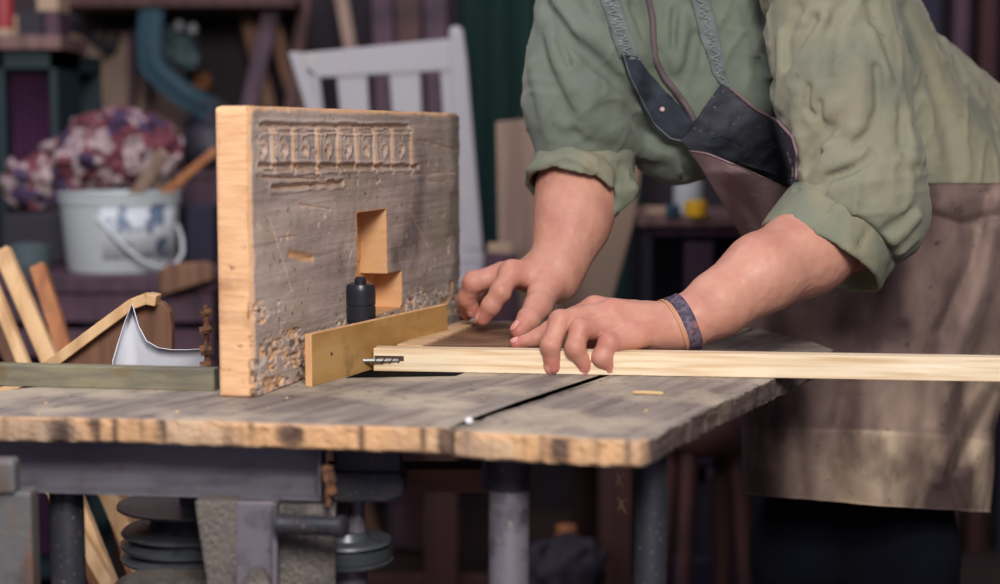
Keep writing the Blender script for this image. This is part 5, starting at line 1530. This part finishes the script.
V_, Q_ = surf_net(f, q + np.array([-.27, -.17, -.16]), q + np.array([.2, .18, .13]), .006); o = fast_mesh('knitted_bundle', V_, Q_, K['rag']); tag(o, 'heap of red and white knitted rags behind the white bucket', 'rag heap')
# something to carry the heap
o = slab(MB(), [(2, 214), (176, 206), (176, 263), (2, 263)], 3.46, .2, .006).build('storage_box', K['dark']); tag(o, 'dark box behind the bucket with the knitted heap on top', 'box')
o = MB().lathe(np.array([xq(30, 3.3), 3.3, CZ + .035]), [(0, -.035), (.04, -.035), (.044, -.02), (.044, .012), (.02, .02), (0, .02)], 28).build('glass_jar', mat('green_grey_glass', (78, 92, 96), .3)); tag(o, 'low grey-green jar left of the white bucket', 'jar')
o = slab(MB(), [(186, 205), (214, 205), (214, 262), (186, 262)], 3.46, .08, .004).build('storage_box', K['navy']); tag(o, 'small navy box right of the white bucket', 'box')

# --- long planks leaning at the left, they go down behind the bench
for i, (xa, ya, xb, yb, w_, Dt, Db, m, lab) in enumerate((
        (2, 250, 148, 584, 17, 2.36, 2.20, 'palew', 'pale plank, broadest of those leaning at the far left'),
        (-14, 268, 112, 584, 11, 2.33, 2.14, 'palew', 'second pale plank leaning left of the broadest one'),
        (38, 266, 72, 372, 16, 2.46, 2.38, 'orangew', 'short orange-brown plank leaning behind the broadest pale plank'),
        (-6, 300, 70, 500, 24, 2.52, 2.44, 'brown', 'brown plank leaning behind the pale planks at the far left'),
        (-40, 330, 42, 470, 12, 2.30, 2.2, 'palew', 'pale plank lowest at the left edge of the picture'),
        (60, 380, 172, 584, 14, 2.30, 2.26, 'palew', 'pale plank seen between the left legs of the bench'),
        (20, 420, 96, 584, 10, 2.34, 2.28, 'orangew', 'orange-brown plank seen low between the left legs'))):
    a = P(xa, ya, Dt); e = P(xb, yb, Db); k = (a[2] - .012) / (a[2] - e[2]); foot = a + (e - a) * k
    o = MB().bar(foot, a, W(w_, 2.3), .016, .0015, up=(0, -1, 0)).build('wooden_plank', K[m]); tag(o, lab, 'plank')
# curved wooden offcut and the white sheet behind the rail
D = 1.98
cw = empty('curved_board', P(100, 400, D), 'wooden board with a pale sawn edge and rounded corner, rising behind the rail', 'board')
o = slab(MB(), [(-10, 410), (60, 362), (134, 306), (150, 300), (163, 303), (170, 312), (172, 330), (171, 420), (-10, 440)], D, .02, .002).build('face_board', K['brown'], cw)
b = MB(); pts = np.array([P(x, y, D - .006) for x, y in ((-14, 404), (20, 382), (60, 358), (100, 328), (134, 303), (148, 298), (158, 300))])
for i in range(len(pts) - 1): b.bar(pts[i], pts[i + 1] + (pts[i + 1] - pts[i]) * .02, .030, .0125, .001, up=(.55, 0, .83))
b.build('sawn_edge', K['palew'], cw)
D = 1.80
xs_ = np.array([113, 118, 125, 132, 138, 146, 158, 172, 188, 209]); yt = np.array([362, 345, 322, 304, 326, 341, 348, 350, 350, 348.5])
g = np.zeros((10, 6, 3))
for i in range(10):
    for j in range(6):
        g[i, j] = P(xs_[i], yt[i] + (396 - yt[i]) * j / 5, D + .012 * math.sin(i * .6))
        g[i, j, 1] += .004 * j
o = MB().sheet(g, .0012).build('white_sheet', K['paper'], smooth=True); tag(o, 'curved white plastic sheet with a pointed corner behind the rail', 'plastic sheet')

# --- under and behind the bench at the right
D = 3.0
st_ = empty('red_stool', (xq(712, D), D + .1, 0), 'dark red stool with a rounded seat seen under the bench corner', 'stool')
c = np.array([xq(716, D), D + .12, 0]); R_ = W(62, D)
MB().lathe(c, [(0, zq(462, D)), (R_ * .7, zq(462, D)), (R_ * .93, zq(452, D)), (R_, zq(436, D)), (R_, zq(418, D)), (R_ * .96, zq(414, D)), (0, zq(414, D))], 44).build('seat', K['redwood'], st_, smooth=True)
for a_ in range(4):
    an = math.radians(45 + 90 * a_ + 12); top_ = c + np.array([math.cos(an) * R_ * .6, math.sin(an) * R_ * .6, zq(458, D)]); ft = c + np.array([math.cos(an) * R_ * .95, math.sin(an) * R_ * .95, .0])
    MB().tube([ft, top_], [.014, .018], 14).build('leg', K['redwood'], st_, auto=40)
o = slab(MB(), [(712, 478), (752, 478), (752, 640), (712, 640)], 3.24, .1, .004).build('storage_box', K['mauve']); tag(o, 'mauve box on the floor beside the dark red stool', 'box')
o = slab(MB(), [(668, 560), (712, 560), (716, 660), (668, 660)], 3.27, .04, .004).build('storage_box', K['navy']); tag(o, 'navy box on the floor behind the dark red stool', 'box')
for o_, (yf) in (): pass
q = P(566, 566, 3.05)
f = lambda p: smin(ell(p, q, (.075, .08, .055)), ell(p, P(548, 584, 3.05), (.06, .07, .05)), .03) + .012 * noise(p * 40, 3)
V_, Q_ = surf_net(f, q + np.array([-.15, -.12, -.13]), q + np.array([.12, .12, .08]), .007); o = fast_mesh('rag_bundle', V_, Q_, K['dark']); tag(o, 'dark rag bundle low between the bench legs', 'rag bundle')
o = MB().box((xq(530, 3.1), 3.0, 0), (xq(600, 3.1), 3.2, zq(613, 3.05)), .004).build('storage_box', K['dark']); tag(o, 'dark box on the floor under the rag bundle', 'box')
o = MB().lathe(P(566, 534, 3.18), [(0, -.03), (.020, -.03), (.022, -.01), (.020, .016), (0, .018)], 24).build('wooden_block_offcut', K['orangew'], auto=35); tag(o, 'small tan wooden disc above the rag bundle', 'offcut')
# top right: dark shelving posts
D = 4.1
for i, (x0, x1, m, lab) in enumerate(((905, 934, 'navy', 'navy post behind the person at the upper right'), (948, 962, 'purplewood', 'thin brown post between the navy and the red post'), (974, 990, 'redp', 'dark red post at the right edge of the picture'), (1006, 1040, 'navy', 'wide navy post beyond the dark red one'))):
    o = MB().box((xq(x0, D), D, 0), (xq(x1, D), D + .05, 2.2), .003).build('wooden_post', K[m]); tag(o, lab, 'post')
o = MB().box((xq(880, D), D - .01, zq(-30, D)), (xq(1060, D), D + .3, zq(-38, D))).build('high_shelf', K['purplewood']); tag(o, 'high shelf across the posts at the upper right', 'shelf')
# ================================================================ light and camera
w = bpy.data.worlds.new('world'); S.world = w; w.use_nodes = True
bg = w.node_tree.nodes['Background']; bg.inputs[0].default_value = (.46, .42, .56, 1); bg.inputs[1].default_value = .54
def area(name, loc, target, size, energy, col, sy=None):
    l = bpy.data.lights.new(name, 'AREA'); l.energy = energy; l.color = col; l.size = size
    if sy: l.shape = 'RECTANGLE'; l.size_y = sy
    o = bpy.data.objects.new(name, l); COL.objects.link(o); o.location = loc
    d = Vector(target) - Vector(loc); o.rotation_euler = d.to_track_quat('-Z', 'Y').to_euler()
    return o
area('window_light', (.22, -.50, 2.25), (0.05, 1.9, .85), .85, 86, (1.0, .95, .88))
area('left_window_light', (-1.9, 1.3, 1.9), (0, 1.9, .9), .8, 14, (.96, .95, 1.0))
area('back_room_light', (-.6, 2.6, 2.8), (-.5, 3.9, .8), 1.4, 22, (.95, .90, 1.0))

cam = bpy.data.cameras.new('camera'); co = bpy.data.objects.new('camera', cam); COL.objects.link(co)
cam.sensor_width = 36; cam.lens = 36 * F / 1000; cam.clip_start = .05
co.location = (0, 0, CAMZ); co.rotation_euler = (math.pi / 2 - TH, 0, 0)
cam.dof.use_dof = True; cam.dof.focus_distance = 1.84; cam.dof.aperture_fstop = 2.8
S.camera = co
S.view_settings.view_transform = 'Standard'; S.view_settings.look = 'None'; S.view_settings.exposure = 0; S.view_settings.gamma = 1
S.view_settings.use_curve_mapping = False
S.cycles.use_denoising = True
